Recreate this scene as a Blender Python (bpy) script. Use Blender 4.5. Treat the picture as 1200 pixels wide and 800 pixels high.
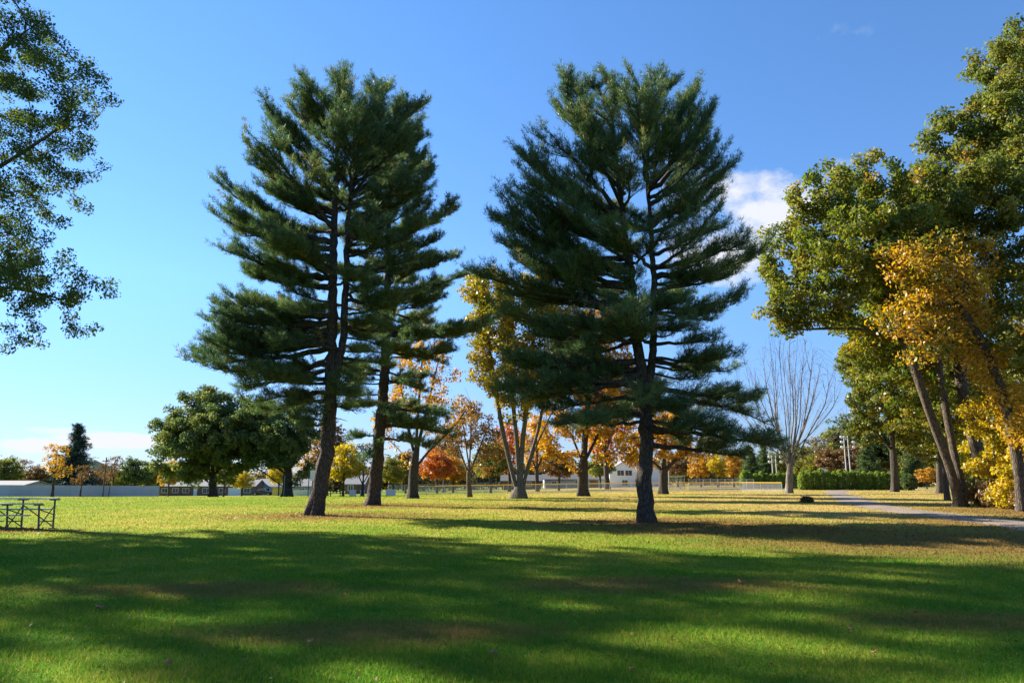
import bpy, math, random
import numpy as np
from mathutils import Vector

for o in list(bpy.data.objects):
    bpy.data.objects.remove(o, do_unlink=True)
SC = bpy.context.scene
COL = SC.collection
random.seed(7)
R = math.radians

# ------------------------------------------------------------------ camera
F = 867.0                       # focal length in pixels of the 1200 px wide photograph
EYE = 1.6
PITCH = math.atan(162 / F)      # the phone is tilted up
cam_d = bpy.data.cameras.new('camera')
cam_d.sensor_width = 36.0
cam_d.lens = F / 1200 * 36
cam_d.clip_start = 0.1
cam_d.clip_end = 6000
cam = bpy.data.objects.new('camera', cam_d)
cam.location = (0, 0, EYE)
cam.rotation_euler = (R(90) + PITCH, 0, 0)
COL.objects.link(cam)
SC.camera = cam

# ------------------------------------------------------------------ light
SUN_AZ = -59.0                  # degrees from +Y, negative = to the left
SUN_EL = 28.0
EXPOSURE = 1.68
SKY_STRENGTH = 0.069
SUN_STRENGTH = 5.0
saz, sel = R(SUN_AZ), R(SUN_EL)
sun_dir = Vector((math.sin(saz) * math.cos(sel), math.cos(saz) * math.cos(sel), math.sin(sel)))
sd = bpy.data.lights.new('sun', 'SUN')
sd.energy = SUN_STRENGTH
sd.angle = R(0.5)
sd.color = (1.0, 0.92, 0.78)
sun = bpy.data.objects.new('sun', sd)
sun.rotation_euler = sun_dir.to_track_quat('Z', 'Y').to_euler()
COL.objects.link(sun)

world = bpy.data.worlds.new('World')
SC.world = world
world.use_nodes = True


def ramp(nt, fac, stops):
    r = nt.nodes.new('ShaderNodeValToRGB')
    el = r.color_ramp.elements
    while len(el) < len(stops):
        el.new(0.5)
    for e, (p, c) in zip(el, stops):
        e.position = p
        e.color = (*c, 1)
    nt.links.new(fac, r.inputs[0])
    return r.outputs[0]


def build_world():
    nt = world.node_tree
    nt.nodes.clear()
    N = nt.nodes.new
    L = nt.links.new
    out = N('ShaderNodeOutputWorld')
    bg = N('ShaderNodeBackground')
    bg.inputs['Strength'].default_value = SKY_STRENGTH
    L(bg.outputs[0], out.inputs[0])
    sky = N('ShaderNodeTexSky')
    sky.sky_type = 'NISHITA'
    sky.sun_disc = False
    sky.sun_elevation = sel
    sky.sun_rotation = saz
    sky.altitude = 100
    sky.air_density = 1.0
    sky.dust_density = 0.0
    sky.ozone_density = 4.0
    hs = N('ShaderNodeHueSaturation')
    hs.inputs['Saturation'].default_value = 1.0
    L(sky.outputs[0], hs.inputs['Color'])
    tint = N('ShaderNodeMix')
    tint.data_type = 'RGBA'
    tint.blend_type = 'MULTIPLY'
    tint.inputs['Factor'].default_value = 1.0
    L(hs.outputs[0], tint.inputs['A'])
    # a few fair-weather clouds, fixed in the sky by direction
    tc = N('ShaderNodeTexCoord')
    sep = N('ShaderNodeSeparateXYZ')
    L(tc.outputs['Generated'], sep.inputs[0])

    def math_(op, a, b=None, clamp=False):
        m = N('ShaderNodeMath')
        m.operation = op
        m.use_clamp = clamp
        for i, v in enumerate((a, b)):
            if v is None:
                continue
            if isinstance(v, (int, float)):
                m.inputs[i].default_value = v
            else:
                L(v, m.inputs[i])
        return m.outputs[0]
    az = math_('ARCTAN2', sep.outputs[0], sep.outputs[1])
    el = math_('ARCSINE', sep.outputs[2])
    L(ramp(nt, math_('MULTIPLY', el, 1.2, True), [(0.0, (0.37, 0.42, 0.62)), (0.1, (0.50, 0.57, 0.8)), (0.3, (0.71, 0.88, 1.06)), (0.75, (0.74, 0.99, 1.18))]), tint.inputs['B'])
    comb = N('ShaderNodeCombineXYZ')
    L(az, comb.inputs[0])
    L(math_('MULTIPLY', el, 1.5), comb.inputs[1])

    def noise(scale, detail, rough, off=0.0):
        n = N('ShaderNodeTexNoise')
        n.inputs['Scale'].default_value = scale
        n.inputs['Detail'].default_value = detail
        n.inputs['Roughness'].default_value = rough
        mp = N('ShaderNodeMapping')
        mp.inputs['Location'].default_value = (off, off * 0.37, off * 1.3)
        L(comb.outputs[0], mp.inputs[0])
        L(mp.outputs[0], n.inputs['Vector'])
        return n.outputs[0]
    nz = noise(11.0, 9, 0.62)
    total = None
    # azimuth, elevation, half sizes in radians, amount
    for (a, e, sa, se, amt, soft) in CLOUDS:
        da = math_('DIVIDE', math_('SUBTRACT', az, a), sa)
        de = math_('DIVIDE', math_('SUBTRACT', el, e), se)
        r2 = math_('ADD', math_('MULTIPLY', da, da), math_('MULTIPLY', de, de))
        fall = math_('SUBTRACT', 1.0, r2, True)
        v = math_('ADD', math_('MULTIPLY', fall, amt), math_('MULTIPLY', math_('SUBTRACT', nz, 0.5), 2.6))
        v = math_('MULTIPLY', math_('SUBTRACT', v, 0.35), soft, True)
        v = math_('MULTIPLY', v, math_('MULTIPLY', fall, 3.0, True))
        total = v if total is None else math_('MAXIMUM', total, v)
    mix = N('ShaderNodeMix')
    mix.data_type = 'RGBA'
    L(math_('MULTIPLY', total, 0.93), mix.inputs['Factor'])
    L(tint.outputs['Result'], mix.inputs['A'])
    mix.inputs['B'].default_value = (4.3, 4.35, 4.6, 1)
    L(mix.outputs['Result'], bg.inputs['Color'])


def azel(px, py):
    xc, yc = (px - 600) / F, (400 - py) / F
    v = Vector((xc, math.cos(PITCH) - yc * math.sin(PITCH), math.sin(PITCH) + yc * math.cos(PITCH))).normalized()
    return math.atan2(v.x, v.y), math.asin(v.z)


CLOUDS = []
for (px, py, rx, ry, amt, soft) in [
        (890, 248, 105, 74, 0.85, 1.7), (850, 288, 95, 55, 0.85, 1.6), (822, 240, 70, 60, 0.6, 1.2), (950, 215, 75, 45, 0.6, 1.1), (985, 30, 60, 40, 0.3, 0.5),
        (815, 190, 75, 24, 0.45, 1.2), (985, 32, 42, 30, 0.22, 0.5),
        (130, 516, 66, 12, 1.15, 2.2), (30, 521, 66, 9, 1.0, 1.8), (85, 505, 50, 6, 0.8, 1.5),
        (955, 425, 55, 16, 0.5, 1.2), (880, 470, 60, 14, 0.4, 1.0), (550, 455, 60, 20, 0.35, 0.8)]:
    a, e = azel(px, py)
    CLOUDS.append((a, e, rx / F, ry / F, amt, soft))
build_world()

vs = SC.view_settings
vs.view_transform = 'Standard'
vs.look = 'None'
vs.gamma = 1.0
vs.use_curve_mapping = False
vs.exposure = EXPOSURE
SC.cycles.max_bounces = 6
SC.cycles.transparent_max_bounces = 12
SC.cycles.transmission_bounces = 4
SC.cycles.diffuse_bounces = 3
SC.cycles.glossy_bounces = 2
SC.cycles.caustics_reflective = False
SC.cycles.caustics_refractive = False


# ------------------------------------------------------------------ geometry of the view
def P(px, py, Y):
    """point at forward distance Y seen at pixel px, py of the photograph"""
    xc, yc = (px - 600) / F, (400 - py) / F
    dy = math.cos(PITCH) - yc * math.sin(PITCH)
    dz = math.sin(PITCH) + yc * math.cos(PITCH)
    k = Y / dy
    return np.array((xc * k, Y, EYE + dz * k))


def smooth(a, b, x):
    t = np.clip((x - a) / (b - a), 0, 1)
    return t * t * (3 - 2 * t)


def terrain(x, y):
    """height of the ground: level near by, falling gently away on the left"""
    x = np.asarray(x, float)
    y = np.asarray(y, float)
    w = 1 - smooth(-0.42, 0.30, x / np.maximum(y, 1.0))
    d = np.maximum(0, np.minimum(y, 260) - 62)
    return -0.0185 * w * d * smooth(0, 30, d)


def gx(px, Y):
    """x of pixel column px where it meets the ground at distance Y"""
    return float(P(px, 580, Y)[0])


def G(px, Y):
    x = gx(px, Y)
    return np.array((x, Y, float(terrain(x, Y))))


def dist(py):
    """distance at which level ground shows at row py"""
    yc = (400 - py) / F
    dy = math.cos(PITCH) - yc * math.sin(PITCH)
    dz = math.sin(PITCH) + yc * math.cos(PITCH)
    return EYE / -dz * dy


# ------------------------------------------------------------------ mesh helpers
def link(o, parent=None):
    COL.objects.link(o)
    if parent is not None:
        o.parent = parent
    return o


def thing(name, label, cat, loc=(0, 0, 0), rz=0.0, group=None):
    o = bpy.data.objects.new(name, None)
    o.empty_display_size = 0.3
    o.location = tuple(float(v) for v in loc)
    o.rotation_euler = (0, 0, rz)
    link(o)
    return tag(o, label, cat, group)


def tag(o, label=None, cat=None, group=None, kind=None):
    if label:
        o['label'] = label
    if cat:
        o['category'] = cat
    if group:
        o['group'] = group
    if kind:
        o['kind'] = kind
    return o


def np_mesh(name, verts, faces, smooth_=False, attr=None):
    """faces: list of (n, k) index arrays"""
    me = bpy.data.meshes.new(name)
    verts = np.ascontiguousarray(verts, dtype=np.float32)
    me.vertices.add(len(verts))
    me.vertices.foreach_set('co', verts.ravel())
    loops = np.concatenate([f.ravel() for f in faces]).astype(np.int32)
    counts = np.concatenate([np.full(len(f), f.shape[1], np.int32) for f in faces])
    starts = np.concatenate([[0], np.cumsum(counts)[:-1]]).astype(np.int32)
    me.loops.add(len(loops))
    me.loops.foreach_set('vertex_index', loops)
    me.polygons.add(len(counts))
    me.polygons.foreach_set('loop_start', starts)
    if smooth_:
        me.polygons.foreach_set('use_smooth', np.ones(len(counts), bool))
    if attr is not None:
        a = me.attributes.new('tint', 'FLOAT', 'POINT')
        a.data.foreach_set('value', np.ascontiguousarray(attr, dtype=np.float32))
    me.update(calc_edges=True)
    return me


def mesh_obj(name, me, mat, parent=None):
    o = bpy.data.objects.new(name, me)
    if mat is not None:
        me.materials.append(mat)
    return link(o, parent)


def copy_tree(root, loc=None, rz=None, scale=None, label=None, cat=None, group=None):
    c = root.copy()
    link(c)
    for ch in list(root.children):
        d = ch.copy()
        link(d, c)
        for g in list(ch.children):
            e = g.copy()
            link(e, d)
    if loc is not None:
        c.location = tuple(float(v) for v in loc)
    if rz is not None:
        c.rotation_euler = (0, 0, rz)
    if scale is not None:
        c.scale = scale if isinstance(scale, tuple) else (scale,) * 3
    return tag(c, label, cat, group)


class MB:
    """collects boxes, bars and tubes into one mesh"""

    def __init__(self):
        self.v, self.f = [], []

    def add(self, vs_, fs_):
        n = len(self.v)
        self.v += [tuple(map(float, p)) for p in vs_]
        self.f += [tuple(i + n for i in f) for f in fs_]
        return self

    def box(self, x0, x1, y0, y1, z0, z1):
        self.add([(x0, y0, z0), (x1, y0, z0), (x1, y1, z0), (x0, y1, z0),
                  (x0, y0, z1), (x1, y0, z1), (x1, y1, z1), (x0, y1, z1)],
                 [(3, 2, 1, 0), (4, 5, 6, 7), (0, 1, 5, 4), (1, 2, 6, 5), (2, 3, 7, 6), (3, 0, 4, 7)])
        return self

    def tube(self, pts, rad, n=8, caps=True):
        pts = [Vector(p) for p in pts]
        if not hasattr(rad, '__len__'):
            rad = [rad] * len(pts)
        vs_, fs_ = [], []
        for i, p in enumerate(pts):
            a = pts[max(0, i - 1)]
            b = pts[min(len(pts) - 1, i + 1)]
            t = (b - a).normalized()
            ref = Vector((0, 0, 1)) if abs(t.z) < 0.9 else Vector((1, 0, 0))
            u = t.cross(ref).normalized()
            w = t.cross(u)
            for k in range(n):
                an = 2 * math.pi * k / n
                vs_.append(p + (u * math.cos(an) + w * math.sin(an)) * rad[i])
        for i in range(len(pts) - 1):
            for k in range(n):
                k2 = (k + 1) % n
                fs_.append((i * n + k, i * n + k2, (i + 1) * n + k2, (i + 1) * n + k))
        if caps:
            fs_.append(tuple(range(n))[::-1])
            fs_.append(tuple((len(pts) - 1) * n + k for k in range(n)))
        return self.add(vs_, fs_)

    def prism(self, poly, y0, y1):
        """poly in x, z extruded along y"""
        n = len(poly)
        vs_ = [(x, y0, z) for x, z in poly] + [(x, y1, z) for x, z in poly]
        fs_ = [tuple(range(n)), tuple(range(2 * n - 1, n - 1, -1))]
        fs_ += [((i + 1) % n, i, i + n, (i + 1) % n + n) for i in range(n)]
        return self.add(vs_, fs_)

    def build(self, name, mat, parent=None, bevel=0.0, smooth_=False):
        me = bpy.data.meshes.new(name)
        me.from_pydata(self.v, [], self.f)
        me.update()
        if smooth_:
            for p in me.polygons:
                p.use_smooth = True
        o = mesh_obj(name, me, mat, parent)
        if bevel:
            m = o.modifiers.new('bevel', 'BEVEL')
            m.width = bevel
            m.segments = 2
            m.limit_method = 'ANGLE'
        return o


# ------------------------------------------------------------------ materials
def new_mat(name):
    m = bpy.data.materials.new(name)
    m.use_nodes = True
    nt = m.node_tree
    nt.nodes.clear()
    out = nt.nodes.new('ShaderNodeOutputMaterial')
    return m, nt, out


def leaf_mat(name, stops, trans=0.42, gloss=0.05, tcol=1.0, rough=0.42):
    m, nt, out = new_mat(name)
    L = nt.links.new
    at = nt.nodes.new('ShaderNodeAttribute')
    at.attribute_name = 'tint'
    c = ramp(nt, at.outputs['Fac'], stops)
    d = nt.nodes.new('ShaderNodeBsdfDiffuse')
    L(c, d.inputs['Color'])
    t = nt.nodes.new('ShaderNodeBsdfTranslucent')
    hs = nt.nodes.new('ShaderNodeHueSaturation')
    hs.inputs['Saturation'].default_value = 1.12
    hs.inputs['Value'].default_value = tcol * 1.25
    L(c, hs.inputs['Color'])
    L(hs.outputs[0], t.inputs['Color'])
    mx = nt.nodes.new('ShaderNodeMixShader')
    mx.inputs[0].default_value = trans
    L(d.outputs[0], mx.inputs[1])
    L(t.outputs[0], mx.inputs[2])
    g = nt.nodes.new('ShaderNodeBsdfGlossy')
    g.inputs['Roughness'].default_value = rough
    g.inputs['Color'].default_value = (0.9, 0.9, 0.9, 1)
    m2 = nt.nodes.new('ShaderNodeMixShader')
    m2.inputs[0].default_value = gloss
    L(mx.outputs[0], m2.inputs[1])
    L(g.outputs[0], m2.inputs[2])
    L(m2.outputs[0], out.inputs[0])
    return m


def bark_mat(name, dark, light, scale=6.0, stretch=0.22, bump=0.6):
    m, nt, out = new_mat(name)
    L = nt.links.new
    tc = nt.nodes.new('ShaderNodeTexCoord')
    mp = nt.nodes.new('ShaderNodeMapping')
    mp.inputs['Scale'].default_value = (scale, scale, scale * stretch)
    L(tc.outputs['Object'], mp.inputs[0])
    n1 = nt.nodes.new('ShaderNodeTexNoise')
    n1.inputs['Scale'].default_value = 2.2
    n1.inputs['Detail'].default_value = 8
    n1.inputs['Roughness'].default_value = 0.65
    L(mp.outputs[0], n1.inputs['Vector'])
    v = nt.nodes.new('ShaderNodeTexVoronoi')
    v.feature = 'DISTANCE_TO_EDGE'
    v.inputs['Scale'].default_value = 2.4
    L(mp.outputs[0], v.inputs['Vector'])
    mlt = nt.nodes.new('ShaderNodeMath')
    mlt.operation = 'MULTIPLY'
    L(n1.outputs[0], mlt.inputs[0])
    cl = nt.nodes.new('ShaderNodeMath')
    cl.operation = 'MULTIPLY_ADD'
    cl.use_clamp = True
    cl.inputs[1].default_value = 2.6
    cl.inputs[2].default_value = 0.35
    L(v.outputs[0], cl.inputs[0])
    L(cl.outputs[0], mlt.inputs[1])
    c = ramp(nt, mlt.outputs[0], [(0.12, dark), (0.62, light)])
    b = nt.nodes.new('ShaderNodeBsdfPrincipled')
    b.inputs['Roughness'].default_value = 0.9
    b.inputs['Specular IOR Level'].default_value = 0.2
    L(c, b.inputs['Base Color'])
    bp = nt.nodes.new('ShaderNodeBump')
    bp.inputs['Strength'].default_value = bump
    bp.inputs['Distance'].default_value = 0.06
    L(mlt.outputs[0], bp.inputs['Height'])
    L(bp.outputs[0], b.inputs['Normal'])
    L(b.outputs[0], out.inputs[0])
    return m


def plain(name, col, rough=0.7, metal=0.0, var=0.15, scale=3.0, spec=0.3):
    """painted or built surface with a little uneven wear"""
    m, nt, out = new_mat(name)
    L = nt.links.new
    tc = nt.nodes.new('ShaderNodeTexCoord')
    n = nt.nodes.new('ShaderNodeTexNoise')
    n.inputs['Scale'].default_value = scale
    n.inputs['Detail'].default_value = 6
    L(tc.outputs['Object'], n.inputs['Vector'])
    c = ramp(nt, n.outputs[0], [(0.25, tuple(v * (1 - var) for v in col)), (0.75, tuple(min(1, v * (1 + var)) for v in col))])
    b = nt.nodes.new('ShaderNodeBsdfPrincipled')
    b.inputs['Roughness'].default_value = rough
    b.inputs['Metallic'].default_value = metal
    b.inputs['Specular IOR Level'].default_value = spec
    L(c, b.inputs['Base Color'])
    L(b.outputs[0], out.inputs[0])
    return m


def mesh_wire_mat(name, col, see):
    """woven wire or net: mostly open"""
    m, nt, out = new_mat(name)
    L = nt.links.new
    b = nt.nodes.new('ShaderNodeBsdfPrincipled')
    b.inputs['Base Color'].default_value = (*col, 1)
    b.inputs['Roughness'].default_value = 0.5
    t = nt.nodes.new('ShaderNodeBsdfTransparent')
    mx = nt.nodes.new('ShaderNodeMixShader')
    mx.inputs[0].default_value = see
    L(b.outputs[0], mx.inputs[1])
    L(t.outputs[0], mx.inputs[2])
    L(mx.outputs[0], out.inputs[0])
    return m


M = {}
M['bark_pine'] = bark_mat('pine bark', (0.022, 0.017, 0.014), (0.115, 0.085, 0.065), 5.0, 0.3, 0.8)
M['bark_oak'] = bark_mat('oak bark', (0.028, 0.023, 0.018), (0.17, 0.135, 0.1), 6.0, 0.2, 0.8)
M['bark_dark'] = bark_mat('dark bark', (0.025, 0.02, 0.017), (0.11, 0.09, 0.07), 5.0, 0.25)
M['bark_grey'] = bark_mat('grey bark', (0.06, 0.05, 0.04), (0.21, 0.175, 0.135), 5.0, 0.2)
M['bark_pale'] = bark_mat('pale bare wood', (0.07, 0.06, 0.05), (0.26, 0.225, 0.19), 3.0, 0.2, 0.3)
M['needle'] = leaf_mat('pine needles', [(0.0, (0.045, 0.085, 0.038)), (0.5, (0.09, 0.145, 0.05)), (0.85, (0.16, 0.2, 0.06)), (1.0, (0.24, 0.18, 0.07))], 0.4, 0.028)
M['spruce'] = leaf_mat('blue spruce needles', [(0, (0.02, 0.045, 0.035)), (1, (0.06, 0.1, 0.075))], 0.2, 0.04)
M['leaf_green'] = leaf_mat('green oak leaves', [(0, (0.065, 0.1, 0.016)), (0.5, (0.15, 0.18, 0.028)), (0.85, (0.25, 0.23, 0.035)), (1, (0.36, 0.21, 0.04))], 0.5, 0.022, rough=0.55)
M['leaf_dark'] = leaf_mat('dark green leaves', [(0, (0.035, 0.07, 0.02)), (0.6, (0.08, 0.12, 0.03)), (1, (0.16, 0.17, 0.04))], 0.46, 0.025, rough=0.55)
M['leaf_olive'] = leaf_mat('olive leaves', [(0, (0.065, 0.1, 0.02)), (0.5, (0.145, 0.17, 0.034)), (0.85, (0.23, 0.22, 0.042)), (1, (0.33, 0.21, 0.05))], 0.5, 0.022, rough=0.55)
M['leaf_ygreen'] = leaf_mat('yellow green leaves', [(0, (0.07, 0.1, 0.015)), (0.5, (0.17, 0.18, 0.025)), (1, (0.36, 0.26, 0.03))], 0.45, 0.04)
M['leaf_yellow'] = leaf_mat('yellow leaves', [(0, (0.22, 0.2, 0.02)), (0.5, (0.46, 0.36, 0.03)), (1, (0.56, 0.38, 0.025))], 0.48, 0.04)
M['leaf_orange'] = leaf_mat('orange leaves', [(0, (0.26, 0.15, 0.025)), (0.4, (0.46, 0.25, 0.03)), (0.8, (0.52, 0.27, 0.025)), (1, (0.5, 0.34, 0.05))], 0.45, 0.04)
M['leaf_mottled'] = leaf_mat('orange leaves turning from green', [(0, (0.12, 0.15, 0.025)), (0.3, (0.3, 0.22, 0.035)), (0.6, (0.5, 0.27, 0.035)), (1, (0.56, 0.36, 0.05))], 0.46, 0.03)
M['leaf_mid'] = leaf_mat('mid green leaves', [(0, (0.06, 0.1, 0.035)), (0.6, (0.12, 0.165, 0.05)), (1, (0.22, 0.21, 0.05))], 0.45, 0.025, rough=0.55)
M['leaf_red'] = leaf_mat('orange red leaves', [(0, (0.26, 0.07, 0.02)), (0.5, (0.48, 0.13, 0.03)), (1, (0.52, 0.24, 0.03))], 0.45, 0.04)
M['leaf_rust'] = leaf_mat('rust brown leaves', [(0, (0.08, 0.055, 0.025)), (0.5, (0.17, 0.1, 0.04)), (1, (0.28, 0.16, 0.05))], 0.35, 0.03)
M['leaf_hedge'] = leaf_mat('arborvitae sprays', [(0, (0.11, 0.18, 0.028)), (0.6, (0.23, 0.31, 0.05)), (1, (0.34, 0.38, 0.065))], 0.55, 0.03)


# ------------------------------------------------------------------ setting: ground
PATH = [(15.5, 14), (17.6, 24), (19.0, 30), (20.0, 37), (22.0, 45), (25.3, 55), (29.5, 66), (34.5, 79), (41, 96), (52, 118), (70, 140)]
PATH_HALF = 1.25


def path_line(n=60):
    pts = np.array(PATH, float)
    s = np.linspace(0, len(pts) - 1, n)
    out = []
    for t in s:
        i = min(int(t), len(pts) - 2)
        f = t - i
        p0, p1, p2, p3 = pts[max(i - 1, 0)], pts[i], pts[i + 1], pts[min(i + 2, len(pts) - 1)]
        out.append(0.5 * (2 * p1 + (p2 - p0) * f + (2 * p0 - 5 * p1 + 4 * p2 - p3) * f * f + (3 * p1 - p0 - 3 * p2 + p3) * f ** 3))
    return np.array(out)


LITTER = []                     # (x, y, rx, ry, strength) brown needles and leaves lying on the lawn


def turf_group():
    g = bpy.data.node_groups.new('turf colour', 'ShaderNodeTree')
    g.interface.new_socket('Seed', in_out='INPUT', socket_type='NodeSocketFloat')
    g.interface.new_socket('Color', in_out='OUTPUT', socket_type='NodeSocketColor')
    N, L = g.nodes.new, g.links.new
    gi, go = N('NodeGroupInput'), N('NodeGroupOutput')
    geo = N('ShaderNodeNewGeometry')
    sep = N('ShaderNodeSeparateXYZ')
    L(geo.outputs['Position'], sep.inputs[0])

    def m(op, a, b=None, c=None, clamp=False):
        n = N('ShaderNodeMath')
        n.operation = op
        n.use_clamp = clamp
        for i, v in enumerate((a, b, c)):
            if v is None:
                continue
            if isinstance(v, (int, float)):
                n.inputs[i].default_value = v
            else:
                L(v, n.inputs[i])
        return n.outputs[0]

    def noise(scale, detail=4):
        n = N('ShaderNodeTexNoise')
        n.inputs['Scale'].default_value = scale
        n.inputs['Detail'].default_value = detail
        n.inputs['Roughness'].default_value = 0.6
        L(geo.outputs['Position'], n.inputs['Vector'])
        return n.outputs[0]

    def mixc(fac, a, b):
        n = N('ShaderNodeMix')
        n.data_type = 'RGBA'
        n.clamp_factor = True
        L(fac, n.inputs['Factor'])
        for s, v in (('A', a), ('B', b)):
            if isinstance(v, tuple):
                n.inputs[s].default_value = (*v, 1)
            else:
                L(v, n.inputs[s])
        return n.outputs['Result']
    big, mid, fine = noise(0.09, 3), noise(0.55, 4), noise(4.5, 3)
    v = m('ADD', m('MULTIPLY', big, 0.55), m('ADD', m('MULTIPLY', mid, 0.45), m('MULTIPLY', fine, 0.3)))
    v = m('ADD', v, m('MULTIPLY', m('SUBTRACT', gi.outputs[0], 0.5), 0.38))
    # drier turf towards the middle of the park
    dry = m('MULTIPLY', m('SUBTRACT', sep.outputs[1], 11), 0.045, None, True)
    dryx = m('MULTIPLY_ADD', sep.outputs[0], 0.025, 0.55, True)
    v = m('ADD', v, m('MULTIPLY', m('MULTIPLY', dry, m('MULTIPLY_ADD', dryx, 0.95, 0.28)), 0.28))
    col = ramp(g, v, [(0.36, (0.03, 0.1, 0.011)), (0.58, (0.078, 0.18, 0.015)), (0.78, (0.2, 0.225, 0.026)), (0.92, (0.31, 0.26, 0.055)), (1.05, (0.38, 0.28, 0.1))])
    lit = None
    for (x, y, rx, ry, s) in LITTER:
        dx = m('DIVIDE', m('SUBTRACT', sep.outputs[0], x), rx)
        dy = m('DIVIDE', m('SUBTRACT', sep.outputs[1], y), ry)
        q = m('MULTIPLY', m('SUBTRACT', 1.0, m('ADD', m('MULTIPLY', dx, dx), m('MULTIPLY', dy, dy)), None, True), s)
        lit = q if lit is None else m('MAXIMUM', lit, q)
    k = m('ADD', lit, m('MULTIPLY', m('SUBTRACT', m('ADD', m('MULTIPLY', mid, 0.5), m('MULTIPLY', fine, 0.5)), 0.5), 1.6))
    k = m('MULTIPLY', m('MULTIPLY', m('ADD', k, m('MULTIPLY', m('SUBTRACT', gi.outputs[0], 0.5), 0.5)), 1.5, None, True), m('MULTIPLY', lit, 4.0, None, True))
    col = mixc(m('MULTIPLY', k, 0.85), col, (0.2, 0.115, 0.042))
    L(col, go.inputs[0])
    return g


def turf_materials():
    g = turf_group()
    # soil and thatch between the blades
    m, nt, out = new_mat('turf')
    L = nt.links.new
    gn = nt.nodes.new('ShaderNodeGroup')
    gn.node_tree = g
    geo = nt.nodes.new('ShaderNodeNewGeometry')
    nz = nt.nodes.new('ShaderNodeTexNoise')
    nz.inputs['Scale'].default_value = 28
    nz.inputs['Detail'].default_value = 6
    L(geo.outputs['Position'], nz.inputs['Vector'])
    L(nz.outputs[0], gn.inputs[0])
    b = nt.nodes.new('ShaderNodeBsdfPrincipled')
    b.inputs['Roughness'].default_value = 1.0
    b.inputs['Specular IOR Level'].default_value = 0.05
    L(gn.outputs[0], b.inputs['Base Color'])
    bp = nt.nodes.new('ShaderNodeBump')
    bp.inputs['Strength'].default_value = 0.7
    bp.inputs['Distance'].default_value = 0.05
    L(nz.outputs[0], bp.inputs['Height'])
    L(bp.outputs[0], b.inputs['Normal'])
    L(b.outputs[0], out.inputs[0])
    M['turf'] = m
    m, nt, out = new_mat('grass blades')
    L = nt.links.new
    gn = nt.nodes.new('ShaderNodeGroup')
    gn.node_tree = g
    at = nt.nodes.new('ShaderNodeAttribute')
    at.attribute_name = 'tint'
    L(at.outputs['Fac'], gn.inputs[0])
    d = nt.nodes.new('ShaderNodeBsdfDiffuse')
    t = nt.nodes.new('ShaderNodeBsdfTranslucent')
    hs = nt.nodes.new('ShaderNodeHueSaturation')
    hs.inputs['Value'].default_value = 1.5
    L(gn.outputs[0], d.inputs['Color'])
    L(gn.outputs[0], hs.inputs['Color'])
    L(hs.outputs[0], t.inputs['Color'])
    mx = nt.nodes.new('ShaderNodeMixShader')
    mx.inputs[0].default_value = 0.5
    L(d.outputs[0], mx.inputs[1])
    L(t.outputs[0], mx.inputs[2])
    L(mx.outputs[0], out.inputs[0])
    M['blade'] = m


def build_ground():
    near = np.concatenate([np.linspace(-60, 300, 73)])
    ys = np.concatenate([[-1500, -600, -200, -100], near, [340, 400, 500, 700, 1000, 1500, 2500, 3500]])
    xs = np.concatenate([[-3000, -1500, -800, -500, -350], np.linspace(-260, 260, 53), [350, 500, 800, 1500, 3000]])
    X, Y = np.meshgrid(xs, ys)
    Z = terrain(X, Y)
    v = np.stack([X, Y, Z], -1).reshape(-1, 3)
    nx, ny = len(xs), len(ys)
    i = np.arange(ny - 1)[:, None] * nx + np.arange(nx - 1)[None, :]
    f = np.stack([i, i + 1, i + nx + 1, i + nx], -1).reshape(-1, 4)
    o = mesh_obj('ground', np_mesh('ground', v, [f], True), M['turf'])
    tag(o, kind='structure')


def strip(name, line, half, lift, mat, wobble=0.0):
    t = np.gradient(line, axis=0)
    t /= np.linalg.norm(t, axis=1)[:, None]
    n = np.stack([t[:, 1], -t[:, 0]], 1)
    rs = np.random.RandomState(3)
    cols = []
    for s in (-1, -0.5, 0, 0.5, 1):
        w = half * s + (rs.randn(len(line)) * wobble if abs(s) == 1 else 0)
        q = line + n * np.asarray(w).reshape(-1, 1) if np.ndim(w) else line + n * w
        cols.append(np.column_stack([q, terrain(q[:, 0], q[:, 1]) + lift + 0.03 * (1 - s * s) * (lift > 0.01)]))
    v = np.stack(cols, 1).reshape(-1, 3)
    k = 5
    i = np.arange(len(line) - 1)[:, None] * k + np.arange(k - 1)[None, :]
    f = np.stack([i, i + 1, i + k + 1, i + k], -1).reshape(-1, 4)[:, ::-1]
    o = mesh_obj(name, np_mesh(name, v, [f], True), mat)
    return tag(o, kind='structure')


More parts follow.
